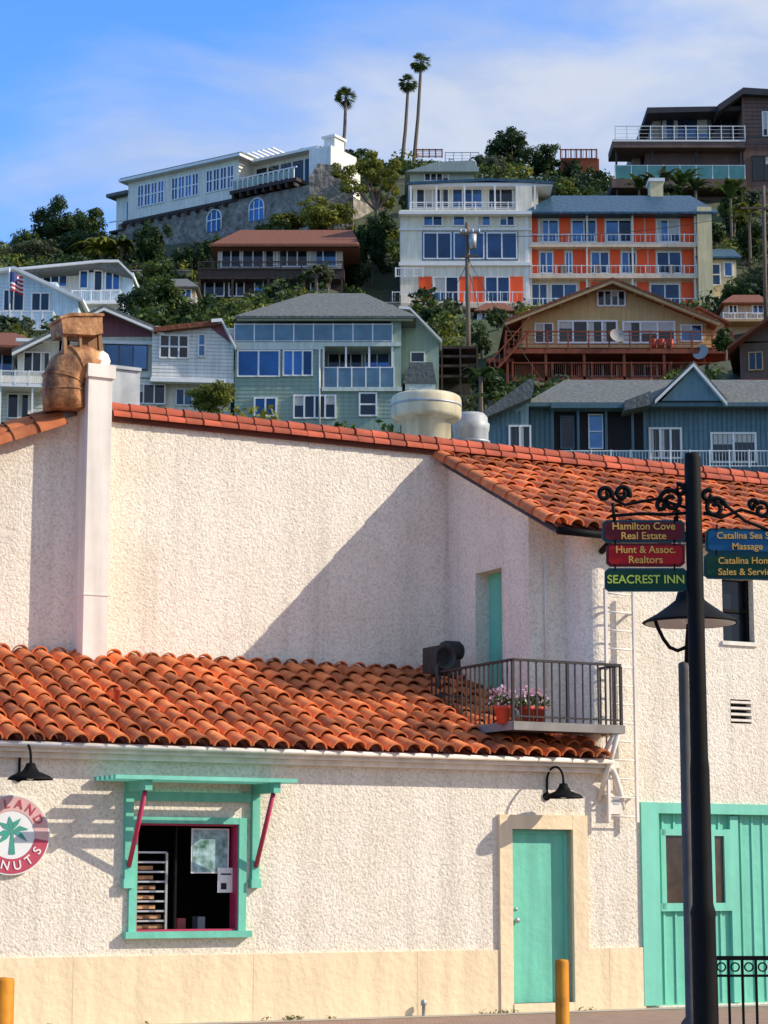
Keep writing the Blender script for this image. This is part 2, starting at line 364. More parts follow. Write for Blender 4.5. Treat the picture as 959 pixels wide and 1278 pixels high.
for dn,dz in ((.0,.03),(.12,-.05),(-.14,.09)):
    captiles(f.w(pa[0],-D+dn,pa[1]+dz),f.w(pb[0],-D+dn,pb[1]+dz),.11,.34,TILE)
p0=f.w(sA-.16,.32,zRe+.03); p1=f.w(sA-.16,-D,zRu+.03)
d=(p1-p0); Lr=d.length; d.normalize(); 
for i in range(int(Lr/.34)):
    V=[]
    for t,rr in ((i*.34,.12),((i+1.1)*.34,.10)):
        for q in range(9):
            a=math.pi*q/8; V.append(p0+d*t-f.sd*(math.cos(a)*rr)+Vector((0,0,math.sin(a)*rr-.01)))
    B.add('cap_tiles',TILE,V,[(q,q+1,10+q,9+q) for q in range(8)],True)
B.lbox('eave_moulding',TRIM,sL,sC+.1,.0,.20,zE-.11,zE-.03)
B.lbox('eave_moulding',TRIM,sL,sC+.12,.0,.10,zE-.17,zE-.111)
B.tube('gutter',TRIM,[f.w(sL,.27,zE-.04),f.w(sC-.05,.27,zE-.04)],.03)
B.tube('gutter',IRON,[f.w(sA-.1,.33,zRe-.06),f.w(sA+.7,.33,zRe-.07)],.05)
B.tube('gutter_outlet',IRON,[f.w(sA+.68,.33,zRe-.07),f.w(sA+.70,.2,zRe-.16),f.w(sA+.72,.03,zRe-.22)],.04)
B.tube('downspout',TRIM,[f.w(sC-.02,.2,zE-.12),f.w(sC+.06,.16,zE-.2),f.w(sC+.2,.08,zE-.46),f.w(sC+.22,.06,zE-.6)],.04)
sd0,sd1=f.sz(622,1120,0)[0],f.sz(732,1120,0)[0]
zW=f.sz(400,1189,.0)[1]
B.lbox('plaster_base',PLAST,sL,sd0,.0,.03,0,zW)
B.lbox('plaster_base',PLAST,sd1,hg[0]-.005,.0,.03,0,zW)
for xx in (90,315,520,760):
    q=f.sz(xx,1230)[0]; B.lbox('plaster_joint',mat('joint',(.68,.53,.34),.9),q-.004,q+.004,.03,.0312,0,zW)
zS=f.sz(676,1017,.05)[1]
B.lbox('door_surround',PLAST,sd0,hd[0],-.1,.05,0,zS); B.lbox('door_surround',PLAST,hd[1],sd1,-.1,.05,0,zS)
B.lbox('door_surround',PLAST,hd[0],hd[1],-.1,.048,hd[3],zS-.002); B.lbox('door_step',PLAST,hd[0],hd[1],-.2,.06,0,.10)
B.lbox('teal_door',TEAL,hd[0],hd[1],-.22,-.10,.10,hd[3])
B.lbox('door_frame',TEAL2,hd[0],hd[0]+.05,-.2,-.07,.10,hd[3]); B.lbox('door_frame',TEAL2,hd[1]-.05,hd[1],-.2,-.07,.10,hd[3]); B.lbox('door_frame',TEAL2,hd[0]+.05,hd[1]-.05,-.2,-.072,hd[3]-.05,hd[3])
B.lathe('door_knob',GALV,f.w(hd[0]+.13,-.10,1.05),[(0,.05),(.03,.045),(.035,.03),(.015,.01),(.015,0)],14,axis=f.nd)
B.lathe('door_lock',GALV,f.w(hd[0]+.13,-.10,1.18),[(0,.015),(.02,.012),(.02,0)],12,axis=f.nd)
B.lbox('garage_door',TEAL,hg[0],hg[1],-.2,-.08,.02,hg[3])
q=hg[0]
while q<hg[1]:
    B.lbox('garage_battens',TEAL2,q,q+.03,-.08,-.062,.05,hg[3]); q+=.17
for (a,b) in ((800,822),(915,925),(1000,1020)):
    aa=f.sz(a,1100)[0]; bb=f.sz(b,1100)[0]; B.lbox('garage_trim',TEAL2,aa,bb,-.1,.035 if a!=915 else -.03,.03,hg[3]+.03 if a!=915 else hg[3]-.12)
B.lbox('garage_trim',TEAL2,f.sz(822,1100)[0],f.sz(1000,1100)[0],-.1,.033,hg[3]-.10,hg[3]+.028)
for (x0,y0,x1,y1) in ((826,1035,832,1135),(886,1043,893,1127),(905,1035,914,1135),(826,1035,914,1043),(826,1127,914,1137)):
    B.box('garage_window_frame',TEAL2,x0,y0,x1,y1,-.02-.001*(x0%5),.06)
B.box('garage_window_glass',mat('amber_dark_glass',(.08,.05,.03),.12,.6,2.5,spec=.6,streak=.3),832,1043,905,1127,-.05,.02)
B.lbox('upper_window_glass',GLD,hs[0],hs[1],-.24,-.16,hs[2],hs[3])
for a,b in ((hs[0],hs[0]+.05),(hs[1]-.05,hs[1])): B.lbox('upper_window_frame',IRON,a,b,-.2,-.10,hs[2],hs[3])
B.lbox('upper_window_frame',IRON,hs[0]+.05,hs[1]-.05,-.2,-.105,(hs[2]+hs[3])/2-.02,(hs[2]+hs[3])/2+.02)
B.lbox('window_sill',TRIM,hs[0]-.03,hs[1]+.03,-.1,.03,hs[2]-.05,hs[2])
B.lbox('vent_back',DARK,hv[0],hv[1],-.2,-.12,hv[2],hv[3])
for i in range(4):
    z=hv[2]+(hv[3]-hv[2])*(i+.5)/4; B.lbox('vent_louvres',TRIM,hv[0],hv[1],-.1,.005,z-.012,z+.018)
da,db,_,_=f.rect(108,600,138,610,-D+.37)
zD=f.sz(124,455,-D+.37)[1]
B.lbox('wall_duct',TRIM,da,db,-D-.02,-D+.37,zT-.5,zD)
zj=f.sz(120,742,-D+.37)[1]
B.lbox('wall_duct_joint',TRIM,da-.008,db+.008,-D,-D+.378,zj-.012,zj+.008)
B.lbox('wall_duct_cap',TRIM,da-.02,db+.03,-D-.05,-D+.40,zD-.16,zD)
WF=TEAL
B.lbox('window_surround',WF,hw[0],hw[0]+.09,-.2,.04,hw[2],hw[3]); B.lbox('window_surround',WF,hw[1]-.09,hw[1],-.2,.04,hw[2],hw[3])
B.lbox('window_surround',WF,hw[0]+.09,hw[1]-.09,-.2,.038,hw[3]-.07,hw[3]); B.lbox('window_sill_teal',WF,hw[0]-.05,hw[1]+.05,-.2,.10,hw[2]-.02,hw[2]+.05)
i0,i1,i2,i3=hw[0]+.09,hw[1]-.09,hw[2]+.05,hw[3]-.07
for a,b,c,d_ in ((i0,i0+.02,i2,i3),(i1-.02,i1,i2,i3)): B.lbox('window_inner_frame',MAG,a,b,-.16,.0,c,d_)
B.lbox('window_inner_frame',MAG,i0+.02,i1-.02,-.16,-.001,i3-.02,i3)
B.lbox('window_inner_frame',MAG,i0+.02,i1-.02,-.16,-.001,i2,i2+.02)
im=(i0+i1)/2-.1; B.lbox('window_mullion',IRON,im,im+.02,-.14,-.10,i2,i3)
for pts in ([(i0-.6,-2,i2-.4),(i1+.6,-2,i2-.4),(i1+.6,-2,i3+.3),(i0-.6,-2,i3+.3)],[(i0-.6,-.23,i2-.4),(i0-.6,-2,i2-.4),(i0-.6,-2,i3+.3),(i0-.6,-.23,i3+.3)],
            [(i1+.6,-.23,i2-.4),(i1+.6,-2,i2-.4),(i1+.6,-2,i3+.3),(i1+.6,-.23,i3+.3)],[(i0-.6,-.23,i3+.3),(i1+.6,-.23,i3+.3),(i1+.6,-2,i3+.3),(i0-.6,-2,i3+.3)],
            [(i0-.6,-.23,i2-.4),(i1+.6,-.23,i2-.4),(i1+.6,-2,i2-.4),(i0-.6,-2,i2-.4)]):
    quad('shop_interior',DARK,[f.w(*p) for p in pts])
ra,rb,rc,rd=f.rect(165,1064,208,1162,-.25)
STE=mat('rack_steel',(.6,.62,.62),.35,.1,5,metal=.6)
for i in range(9):
    z=rc+(rd-rc)*i/8; B.lbox('pastry_rack',STE,ra,rb,-.7,-.26,z-.008,z+.012)
for a in (ra,rb): B.lbox('pastry_rack',STE,a-.012,a+.012,-.28,-.25,rc-.3,rd)
for i in range(7):
    z=rc+(rd-rc)*(i+.25)/8; B.lbox('pastries',mat('pastry',(.45,.25,.12),.8,.5,12,isl=.5),ra+.05,ra+.05+random.uniform(.2,.35),-.6,-.3,z,z+.04)
POST=mat('poster_print',(.08,.28,.16),.3,.6,9,col2=(.50,.70,.72))
B.box('poster',POST,241,1036,284,1088,-.11,.01); B.box('poster_border',WHITE,239,1034,286,1090,-.115,.008)
B.box('paper_notice',WHITE,272,1083,293,1114,-.09,.006)
B.box('paper_notice_print',DARK,276,1090,289,1092,-.088,.002);B.box('paper_notice_print',DARK,276,1102,283,1110,-.088,.002)
B.box('counter_items',mat('counter_red',(.3,.05,.05),.5,.3,8),222,1146,232,1160,-.35,.1)
B.box('counter_items',GALV,247,1144,256,1160,-.4,.15)
s0_,s1_=f.sz(143,970,.62)[0],f.sz(370,975,.62)[0]; zA=f.sz(250,972,.6)[1]
for i,nn in enumerate((.06,.20,.34,.48,.62)):
    B.lbox('awning_slats',DTEAL if i<4 else TEAL2,s0_,s1_,nn-.035,nn+.035,zA-.02,zA+.022)
ap0=hw[0]-.02; ap1=hw[1]+.1
for a in (ap0,ap1):
    B.lbox('awning_arms',TEAL,a-.04,a+.04,.0,.60,zA-.13,zA-.021)
    B.lbox('awning_posts',TEAL,a-.045,a+.045,.0,.07,zA-1.05,zA-.131)
    B.lbox('awning_posts',TEAL2,a-.06,a+.06,.0,.09,zA-1.15,zA-1.051)
    B.tube('awning_braces',MAG,[f.w(a,.07,zA-.92),f.w(a,.50,zA-.14)],.026)
B.lbox('awning_header',TEAL,ap0+.04,ap1-.04,.0,.05,zA-.22,zA-.12)
# balcony
zB=f.sz(690,904,.45)[1]; sQ=f.sz(776,870,.45)[0]; sG=sA-.82; zRt=f.sz(690,824,.45)[1]
BC=mat('balcony_concrete',(.28,.25,.22),.9,.25,3)
B.lbox('balcony_floor',BC,sG,sQ,-.15,.45,zB-.06,zB)
B.lbox('balcony_floor',BC,sG,sA,-1.1,-.15,zB-.061,zB-.001)
BR=mat('balcony_paint',(.045,.037,.034),.6,.3,6,spec=.25)
B.lbox('balcony_edge',BC,sG-.01,sQ+.01,.45,.47,zB-.08,zB+.02)
B.lbox('balcony_edge',BC,sG-.03,sG-.01,-1.1,.45,zB-.08,zB+.02)
B.lbox('balcony_edge',BC,sQ+.01,sQ+.03,.0,.47,zB-.08,zB+.02)
B.lbox('balcony_railing',BR,sG,sQ,.42,.455,zRt-.03,zRt); B.lbox('balcony_railing',BR,sG,sQ,.43,.45,zB+.07,zB+.09)
k=int((sQ-sG)/.105)
for i in range(k+1):
    a=sG+(sQ-sG)*i/k; t=.016 if i%7==0 else .008
    B.lbox('balcony_railing',BR,a-t,a+t,.435-t,.435+t,zB,zRt-.03)
for a in (sG,sQ):
    nb=-1.5 if a==sG else .0
    B.lbox('balcony_railing',BR,a-.017,a+.017,nb,.42,zRt-.03,zRt-.001)
    k=int((.42-nb)/.105)
    for i in range(k+1):
        u=nb+(.42-nb)*i/k; B.lbox('balcony_railing',BR,a-.008,a+.008,u-.008,u+.008,max(zB,rz(u)-.02),zRt-.03)
B.tube('balcony_bracket',TRIM,[f.w(sQ-.05,.44,zB-.08),f.w(sQ-.05,.0,zB-.85)],.03)
B.tube('balcony_bracket',TRIM,[f.w(sA+.6,.42,zB-.08),f.w(sA+.6,.0,zB-.5)],.03)
la,lb,lz0,lz1=f.rect(758,735,793,1026,.14)
for a in (la,lb): B.lbox('wall_ladder',TRIM,a-.018,a+.018,.12,.16,lz0,lz1)
k=12
for i in range(k+1):
    z=lz0+(lz1-lz0)*(i+.3)/(k+.6); B.tube('wall_ladder',TRIM,[f.w(la,.14,z),f.w(lb,.14,z)],.011)
for z in (lz0+.3,lz1-.3):
    for a in (la,lb): B.lbox('wall_ladder',TRIM,a-.012,a+.012,0,.12,z-.015,z+.015)
B.box('junction_box',TRIM,762,992,777,1016,.10,.10); B.box('junction_box_dial',GALV,766,996,773,1004,.106,.01)
pv=f.w(f.sz(146,885,-.8)[0],-.8,rz(-.8)); B.lathe('roof_pipe',TILE2,pv,[(.03,-.1),(.03,.18),(.045,.18),(.045,.22),(0,.23)],12)
pv=f.w(f.sz(529,1255,.12)[0],.12,0); B.lathe('hose_bib',GALV,pv,[(.02,0),(.02,.12),(.035,.12),(.03,.17),(0,.19)],12)
B.tube('wall_cable',TRIM,[f.w(sB-.3,-.47,zE+.9),f.w(sB-.3,-.47,zRe-.25)],.012,6)
B.finish()
# round sign
RS=Build('round_shop_sign',W,z=0)
c=f.w(*(lambda q:(q[0],.0,q[1]))(f.sz(15,1042,.05))); R=.415
PINK=mat('sign_pink',(.70,.42,.38),.5,.1,5); CRIM=mat('sign_crimson',(.50,.06,.10),.5,.1,5); SW=mat('sign_white',(.80,.79,.75),.5,.05,5); SG=mat('sign_green',(.05,.33,.24),.5,.1,5)
RS.lathe('sign_disc',SW,c,[(0,.05),(R,.05),(R,.0)],56,False,f.nd)
def arcring(part,m,r0,r1,a0,a1,n):
    V=[];k=40
    for i in range(k+1):
        a=math.radians(a0+(a1-a0)*i/k)
        for r in (r0,r1): V.append(c+f.sd*(r*math.cos(a))+Vector((0,0,r*math.sin(a)))+f.nd*n)
    RS.add(part,m,V,[(2*i,2*i+1,2*i+3,2*i+2) for i in range(k)])
arcring('sign_upper_band',PINK,R*.60,R*.965,-8,188,.054); arcring('sign_lower_band',CRIM,R*.60,R*.965,188,352,.054)
for i,ch in enumerate("ISLAND"):
    a=math.radians(150-24*i); text(RS,ch,.13,c+f.sd*(R*.78*math.cos(a))+Vector((0,0,R*.78*math.sin(a)))+f.nd*.058,f.yaw,CRIM,1,a-math.pi/2)
for i,ch in enumerate("DONUTS"):
    a=math.radians(210+24*i); text(RS,ch,.13,c+f.sd*(R*.78*math.cos(a))+Vector((0,0,R*.78*math.sin(a)))+f.nd*.058,f.yaw,SW,1,a+math.pi/2)
RS.add('sign_palm',SG,[c+f.sd*a+Vector((0,0,b))+f.nd*.056 for a,b in ((-.03,-.2),(.04,-.2),(.015,.03),(-.01,.03))],[(0,1,2,3)])
for a in (-25,15,60,100,140,185,215):
    aa=math.radians(a); d1=Vector((math.cos(aa),0,math.sin(aa))); p=Vector((-math.sin(aa),0,math.cos(aa)))
    g=lambda v,n=.0565+.0003*(a%7): c+f.sd*v.x+Vector((0,0,v.z+.04))+f.nd*n
    RS.add('sign_palm',SG,[g(d1*0),g(d1*.09+p*.035),g(d1*.19-Vector((0,0,.03))),g(d1*.09-p*.02)],[(0,1,2,3)])
RS.finish()
for (x,yt,ys) in ((33,928,972),(694,957,995)):
    G=Build('gooseneck_wall_lamp',W)
    s_,zt=f.sz(x,yt,.22); zb=f.sz(x,ys,.36)[1]
    pts=[]
    for i in range(13):
        a=math.pi*(i/12); pts.append(f.w(s_,.20-.18*math.cos(a),zt-.16+.16*math.sin(a)))
    pts=[f.w(s_,.0,zt-.34),f.w(s_,.02,zt-.30)]+pts+[f.w(s_,.38,zt-.22)]
    G.tube('arm',IRON,pts,.014)
    G.lathe('wall_plate',IRON,f.w(s_,0,zt-.34),[(.05,0),(.05,.02),(0,.025)],16,axis=f.nd)
    G.lathe('shade',IRON,f.w(s_,.38,zb),[(.235,-.01),(.235,.0),(.20,.03),(.09,.075),(.06,.12),(.045,.16),(0,.17)],28)
    G.lathe('bulb',WHITE,f.w(s_,.38,zb),[(0,-.02),(.04,0),(.04,.05)],12)
    G.finish()
# blower unit on roof behind balcony
C=Build('roof_blower_unit',W)
GRM=mat('grimy_dark_metal',(.03,.028,.027),.55,.4,9)
q=f.sz(553,825,-1.6)
C.lbox('base',GRM,q[0]-.22,q[0]+.22,-1.85,-1.35,rz(-1.85)-.1,rz(-1.35)+.06)
cz=f.sz(553,818,-1.6)[1]
C.lbox('housing',GRM,q[0]-.18,q[0]+.02,-1.8,-1.42,cz-.22,cz+.10)
C.lathe('fan_ring',GRM,f.w(q[0]-.10,-1.42,cz-.05),[(.0,.0),(.10,.0),(.15,.03),(.16,.06),(.14,.07),(.11,.03)],24,axis=f.nd)
C.lathe('motor',GRM,f.w(q[0]+.12,-1.6,cz+.06),[(0,-.13),(.11,-.13),(.12,-.1),(.12,.1),(.1,.14),(0,.15)],20,axis=f.sd)
for i in range(6): C.lathe('fins',GRM,f.w(q[0]+.04+i*.035,-1.6,cz+.06),[(.118,-.004),(.130,-.004),(.130,.004),(.118,.004)],20,axis=f.sd)
C.lbox('motor_mount',GRM,q[0]+.02,q[0]+.2,-1.7,-1.5,cz-.25,cz-.05)
C.tube('pipe',GRM,[f.w(q[0]-.16,-1.4,cz-.1),f.w(q[0]-.26,-1.3,cz-.2),f.w(q[0]-.28,-1.2,cz-.45)],.025)
C.finish()
# flower pots
POT=mat('terracotta_pot',(.60,.08,.04),.7,.2,6)
LF=leafmat('pot_leaves',(.03,.07,.015),(.12,.2,.05)); FW=leafmat('pink_petals',(.7,.25,.38),(.95,.85,.82))
for x,h in ((628,1.),(658,1.),(671,.95)):
    P=Build('potted_geranium',W,z=0)
    s_=f.sz(x,880,.28)[0]; r=.10
    P.lathe('pot',POT,f.w(s_,.28,zB),[(0,.0),(r*.72,.0),(r*.95,.17),(r*1.08,.17),(r*1.08,.21),(r*.9,.21),(r*.85,.19),(0,.18)],20)
    for m_,n_,sz_,up in ((LF,110,.03,.10),(FW,120,.026,.19)):
        V=[];Fq=[]
        for i in range(n_):
            a=random.uniform(0,6.28); rr=random.uniform(.0,.18)*h; p=f.w(s_+rr*math.cos(a),.28+rr*math.sin(a)*.8,zB+.2+random.uniform(.0,up)+.06*(1-rr/.18))
            u=Vector([random.gauss(0,1) for _ in range(3)]).normalized(); v=u.cross(Vector([random.gauss(0,1) for _ in range(3)])).normalized()
            o=len(V); V+= [p-u*sz_,p+v*sz_*.7,p+u*sz_,p-v*sz_*.7]; Fq.append((o,o+1,o+2,o+3))
        P.add('foliage' if m_ is LF else 'flowers',m_,V,Fq)
    P.finish()
# rooftop objects
E=Build('rusty_exhaust_cowl',W)
nn=-D+.12
ep=lambda x,y,n=nn: f.w(f.sz(x,y,n)[0],n,f.sz(x,y,n)[1])
path=[ep(116,461),ep(104,455),ep(93,456),ep(84,463),ep(79,474),ep(78,488),ep(80,512)]
E.tube('rusty_elbow',RUST,path,.25,28)
for i in (2,4,5):
    d_=(path[i+1]-path[i-1]).normalized(); E.lathe('elbow_ribs',RUST,path[i],[(.245,-.012),(.262,-.008),(.262,.008),(.245,.012)],28,axis=d_)
E.lathe('collar',TRIM,ep(120,462),[(.10,-.12),(.20,-.13),(.245,-.10),(.245,.0),(.20,.07),(.12,.08)],24,axis=((path[0]-path[1]).normalized()+Vector((0,0,-.2))).normalized())
E.prism('hood',RUST,[(77,397),(88,392),(128,393),(129,416),(118,418),(79,416)],nn+.2,.42)
E.prism('hood_top_plate',RUST,[(75,395),(89,390),(130,391),(131,394),(89,394),(76,398)],nn+.22,.46)
PR=mat('pale_rust',(.50,.34,.18),.8,.4,6,col2=(.36,.14,.05),streak=.3)
for (x0,x1) in ((79,83),(99,102),(123,127)): E.prism('hood_legs',PR,[(x0,416),(x1,416),(x1+2,450),(x0+2,450)],nn+.16,.06)
E.prism('hood_back_plate',PR,[(100,416),(126,416),(131,448),(110,448)],nn+.02,.05)
for x in (76,86,120): E.tube('strut',IRON,[ep(x,424,nn-.2),ep(x-4,500,nn-.2)],.016)
s_=f.sz(90,468,nn)[0]
E.lbox('base',GALV,s_-.1,s_+.35,-D-.5,-D-.05,zP-.3,zP+.12)
E.finish()
E=Build('roof_metal_box',W); E.box('cabinet',GALV,139,459,175,505,-D-.4,.6); E.box('cabinet_lid',GALV,137,457,177,461,-D-.37,.66)
E.finish()
CR=mat('cream_metal',(.66,.56,.36),.6,.15,3,streak=.3)
E=Build('mushroom_roof_vent',W); s_,z_=f.sz(532,505,-5); c0=f.w(s_,-5,z_)
E.lathe('vent',CR,c0,[(.36,-.9),(.36,-.26),(.47,-.24),(.5,-.22),(.515,-.18),(.515,.06),(.5,.10),(.47,.12),(.44,.09),(0,.08)],40); E.lathe('band',GALV,c0,[(.516,-.05),(.522,-.05),(.522,-.02),(.516,-.02)],40); E.finish()
E=Build('roof_turbine_vent',W); s_,z_=f.sz(588,530,-5.4); c0=f.w(s_,-5.4,z_)
E.lathe('vent',mat('pale_steel',(.48,.49,.48),.5,.15,3,streak=.25),c0,[(.26,-.7),(.26,-.12),(.27,-.1),(.28,.0),(.25,.03),(.25,.10),(.2,.16),(.1,.18),(0,.18)],30); E.lathe('band',GALV,c0,[(.27,-.3),(.285,-.3),(.285,-.26),(.27,-.26)],30); E.finish()

# ================= STREET SIGN POST, LAMP, BOLLARDS, FENCE
L0=Frame(873,900,18.,0)
P=Build('street_sign_post',L0)
s_,_=L0.sz(872,900,0); zt=L0.sz(868,566,0)[1]
P.lathe('post',IRON,L0.w(s_,0,0),[(.16,0),(.16,.12),(.11,.18),(.10,.3),(.10,1.2),(.105,1.25),(.085,1.32),(.08,2.4),(.072,2.5),(.068,zt-.04),(.06,zt),(0,zt+.012)],24)
def pp(x,y,n=0.):
    a,b=L0.sz(x,y,n); return L0.w(a,n,b)
def spiral(x,y,r,turns,a0,dirn,end=.25):
    k=int(22*turns); return [pp(x+r*(1-(1-end)*i/k)*math.cos(a0+dirn*2*math.pi*turns*i/k),y-r*(1-(1-end)*i/k)*math.sin(a0+dirn*2*math.pi*turns*i/k)) for i in range(k+1)]
for (x,y,r,t,a0,dr) in ((755,617,10,1.3,-.5,1),(777,616,10,1.3,-.5,1),(838,625,15,1.4,math.pi,-1),(826,631,8,1.2,0,1),(848,612,8,1.,2,-1),(893,634,14,1.4,0,1),(884,619,8,1.,1,1),(951,637,12,1.3,math.pi,-1),(940,630,7,1.,0,1)):
    P.tube('scrollwork',IRON,spiral(x,y,r,t,a0,dr),.020,6)
for pts in ([(764,622),(780,630),(800,626),(824,622),(838,628),(858,634)],[(862,640),(830,642),(800,641),(762,644)],[(878,640),(900,646),(925,636),(945,642),(975,650)],[(878,622),(905,630),(930,650),(960,662),(985,664)],[(765,628),(767,650)],[(845,636),(845,650)]):
    P.tube('scrollwork',IRON,[pp(x,y) for x,y in pts],.014,6)
GOLD=mat('gold_lettering',(.72,.40,.07),.5,.1,5); LIME=mat('yellow_green_lettering',(.55,.66,.08),.5,.1,5)
def plaque(x0,y0,x1,y1,mi,mo,lines,tm,sz,tilt=0):
    P.prism('sign_board_edge',mo,[(x0,y0+4),(x0+5,y0),(x1-5,y0+tilt),(x1,y0+4+tilt),(x1,y1-4+tilt),(x1-5,y1+tilt),(x0+5,y1),(x0,y1-4)],.0,.03)
    P.prism('sign_board',mi,[(x0+3,y0+6),(x0+7,y0+3),(x1-7,y0+3+tilt),(x1-3,y0+6+tilt),(x1-3,y1-6+tilt),(x1-7,y1-3+tilt),(x0+7,y1-3),(x0+3,y1-6)],.006,.004)
    for i,t in enumerate(lines):
        yy=y0+tilt/2+(y1-y0)*(i+.5)/len(lines)+(1 if len(lines)>1 and i==0 else -1 if len(lines)>1 else 0)
        text(P,t,sz,pp((x0+x1)/2,yy,.012),0,tm)
SM=mat('sign_maroon',(.13,.008,.014),.5,.1,5,spec=.2); STL=mat('sign_teal',(.008,.06,.075),.5,.1,5,spec=.2); SRD=mat('sign_red',(.42,.008,.012),.5,.1,5,spec=.2); SGR=mat('sign_green2',(.004,.05,.028),.5,.1,5,spec=.2); SBL=mat('sign_blue',(.008,.09,.20),.5,.1,5,spec=.2)
plaque(752,649,855,677,SM,STL,['Hamilton Cove','Real Estate'],GOLD,.085)
plaque(757,678,855,707,SRD,SM,['Hunt & Assoc.','Realtors'],GOLD,.085)
plaque(755,709,858,738,SGR,STL,['SEACREST INN'],LIME,.098)
plaque(881,659,985,690,SBL,STL,['Catalina Sea Spa','Massage'],GOLD,.078,2)
plaque(879,690,985,722,SGR,STL,['Catalina Home','Sales & Service'],GOLD,.078,2)
for x,y in ((768,649),(842,649),(768,677),(842,677),(768,708),(842,708),(895,659),(895,690)): P.lathe('hanging_link',IRON,pp(x,y),[(.008,-.03),(.008,.03)],8)
P.finish()
LY=Frame(857,900,19.3,0); LM=Build('street_lamp',LY)
s_,_=LY.sz(856,900); zp=LY.sz(856,828)[1]
LM.lathe('pole',mat('weathered_grey_metal',(.11,.105,.10),.7,.3,4,streak=.3,spec=.2),LY.w(s_-.01,0,0),[(.09,0),(.09,.3),(.05,.35),(.045,zp-.05),(.045,zp),(0,zp+.02)],20)
sc,zc=LY.sz(862,777); 
LM.lathe('shade',IRON,LY.w(sc,0,zc),[(.41,-.012),(.43,.0),(.41,.015),(.30,.075),(.20,.145),(.13,.20),(.11,.27),(.06,.30),(.05,.38),(0,.39)],36)
LM.lathe('shade_underside',mat('lamp_inner',(.62,.62,.58),.4,.1,4),LY.w(sc,0,zc),[(.40,-.010),(.28,.06),(.1,.10),(0,.11)],30)
LM.lathe('globe',mat('lamp_globe',(.7,.7,.66),.2,.05,4),LY.w(sc,0,zc),[(0,-.02),(.06,-.005),(.09,.05),(.06,.1)],20)
lp=lambda x,y:(lambda q:LY.w(q[0],0.0,q[1]))(LY.sz(x,y))
LM.tube('bracket',IRON,[lp(856,808),(lp(846,812)),lp(836,808),lp(828,797),lp(821,783),lp(818,774)],.017)
LM.tube('stem',IRON,[lp(857,830),lp(858,800),lp(862,745)],.02)
LM.finish()
OR=mat('orange_bollard_paint',(.60,.23,.015),.6,.3,4,streak=.4,spec=.2)
for x,yt,Yb,r in ((4,1221,17.3,.085),(702,1198,21.6,.068)):
    fb=Frame(x,1250,Yb,0); bb=Build('orange_bollard',fb); zt=fb.sz(x,yt)[1]
    bb.lathe('post',OR,fb.w(0,0,0),[(r*1.05,0),(r*1.05,.03),(r,.035),(r,zt-.02),(r*.9,zt),(0,zt+.01)],28)
    bb.lathe('base_plate',IRON,fb.w(0,0,0),[(r*1.7,.0),(r*1.7,.02),(r,.022)],20); bb.finish()
FF=Frame(920,1230,18.4,0); fe=Build('iron_fence',FF)
a,b,_,zt=FF.rect(892,1193,1080,1200)
fe.lbox('top_rail',IRON,a,b,-.02,.02,zt-.035,zt); fe.lbox('second_rail',IRON,a,b,-.012,.012,zt-.17,zt-.15); fe.lbox('bottom_rail',IRON,a,b,-.012,.012,.10,.12)
k=int((b-a)/.11)
for i in range(k+1):
    q=a+(b-a)*i/k; t=.02 if i%8==0 else .010; fe.lbox('bars',IRON,q-t,q+t,-t*.9,t*.9,0,zt-.035)
    if i<k: fe.lathe('rings',IRON,FF.w(q+.055,0,zt-.09),[(.040,-.006),(.040,.006),(.028,.006),(.028,-.006),(.040,-.006)],16,axis=Vector((0,1,0)))
fe.finish()
m=bpy.data.materials.new('brick_paving'); m.use_nodes=True; N=m.node_tree.nodes; L=m.node_tree.links; b_=N['Principled BSDF']; b_.inputs['Roughness'].default_value=.85
tc=N.new('ShaderNodeTexCoord'); br=N.new('ShaderNodeTexBrick'); L.new(tc.outputs['Object'],br.inputs['Vector']); br.inputs['Scale'].default_value=5
br.inputs['Color1'].default_value=(.30,.17,.12,1); br.inputs['Color2'].default_value=(.38,.25,.18,1); br.inputs['Mortar'].default_value=(.16,.12,.10,1); br.inputs['Mortar Size'].default_value=.02
L.new(br.outputs['Color'],b_.inputs['Base Color'])
me=mkmesh('brick_pavement',[W.w(sL-6,0.2,.0),W.w(sR+6,.2,.0),W.w(sR+6,14,.0),W.w(sL-6,14,.0)],[(0,3,2,1)],[m]); me.flip_normals()
o=bpy.data.objects.new('brick_pavement',me); S.collection.objects.link(o)
me=mkmesh('concrete_gutter_strip',[W.w(sL-6,-.3,.004),W.w(sR+6,-.3,.004),W.w(sR+6,.35,.004),W.w(sL-6,.35,.004)],[(0,1,2,3)],[mat('pale_concrete',(.42,.37,.30),.9,.2,2)])
o=bpy.data.objects.new('concrete_footing_strip',me); S.collection.objects.link(o)

# ================= HILL HOUSES
def house(name,x,y,Y,yaw=0.):
    b=Build(name,Frame(x,y,Y,yaw)); b.k=Y/FP; return b
def foot(b,x0,x1,y,n0=0.,dep=10):
    a,bb,_,_=b.f.rect(x0,y,x1,y+1,n0); FOOT.append((b.f,a,bb,n0,n0-dep))
def c(name,col,var=.12,rough=.8,streak=.14,**k): return mat(name,col,rough,var,.8,streak=streak,**k)
SHING=mat('grey_shingles',(.15,.155,.14),.9,.35,6,bump=.4,bscale=5,streak=.15)
BSHING=mat('brown_shingles',(.20,.065,.03),.9,.3,6,bump=.4,bscale=5)
WHW=c('white_wall',(.82,.79,.71)) 
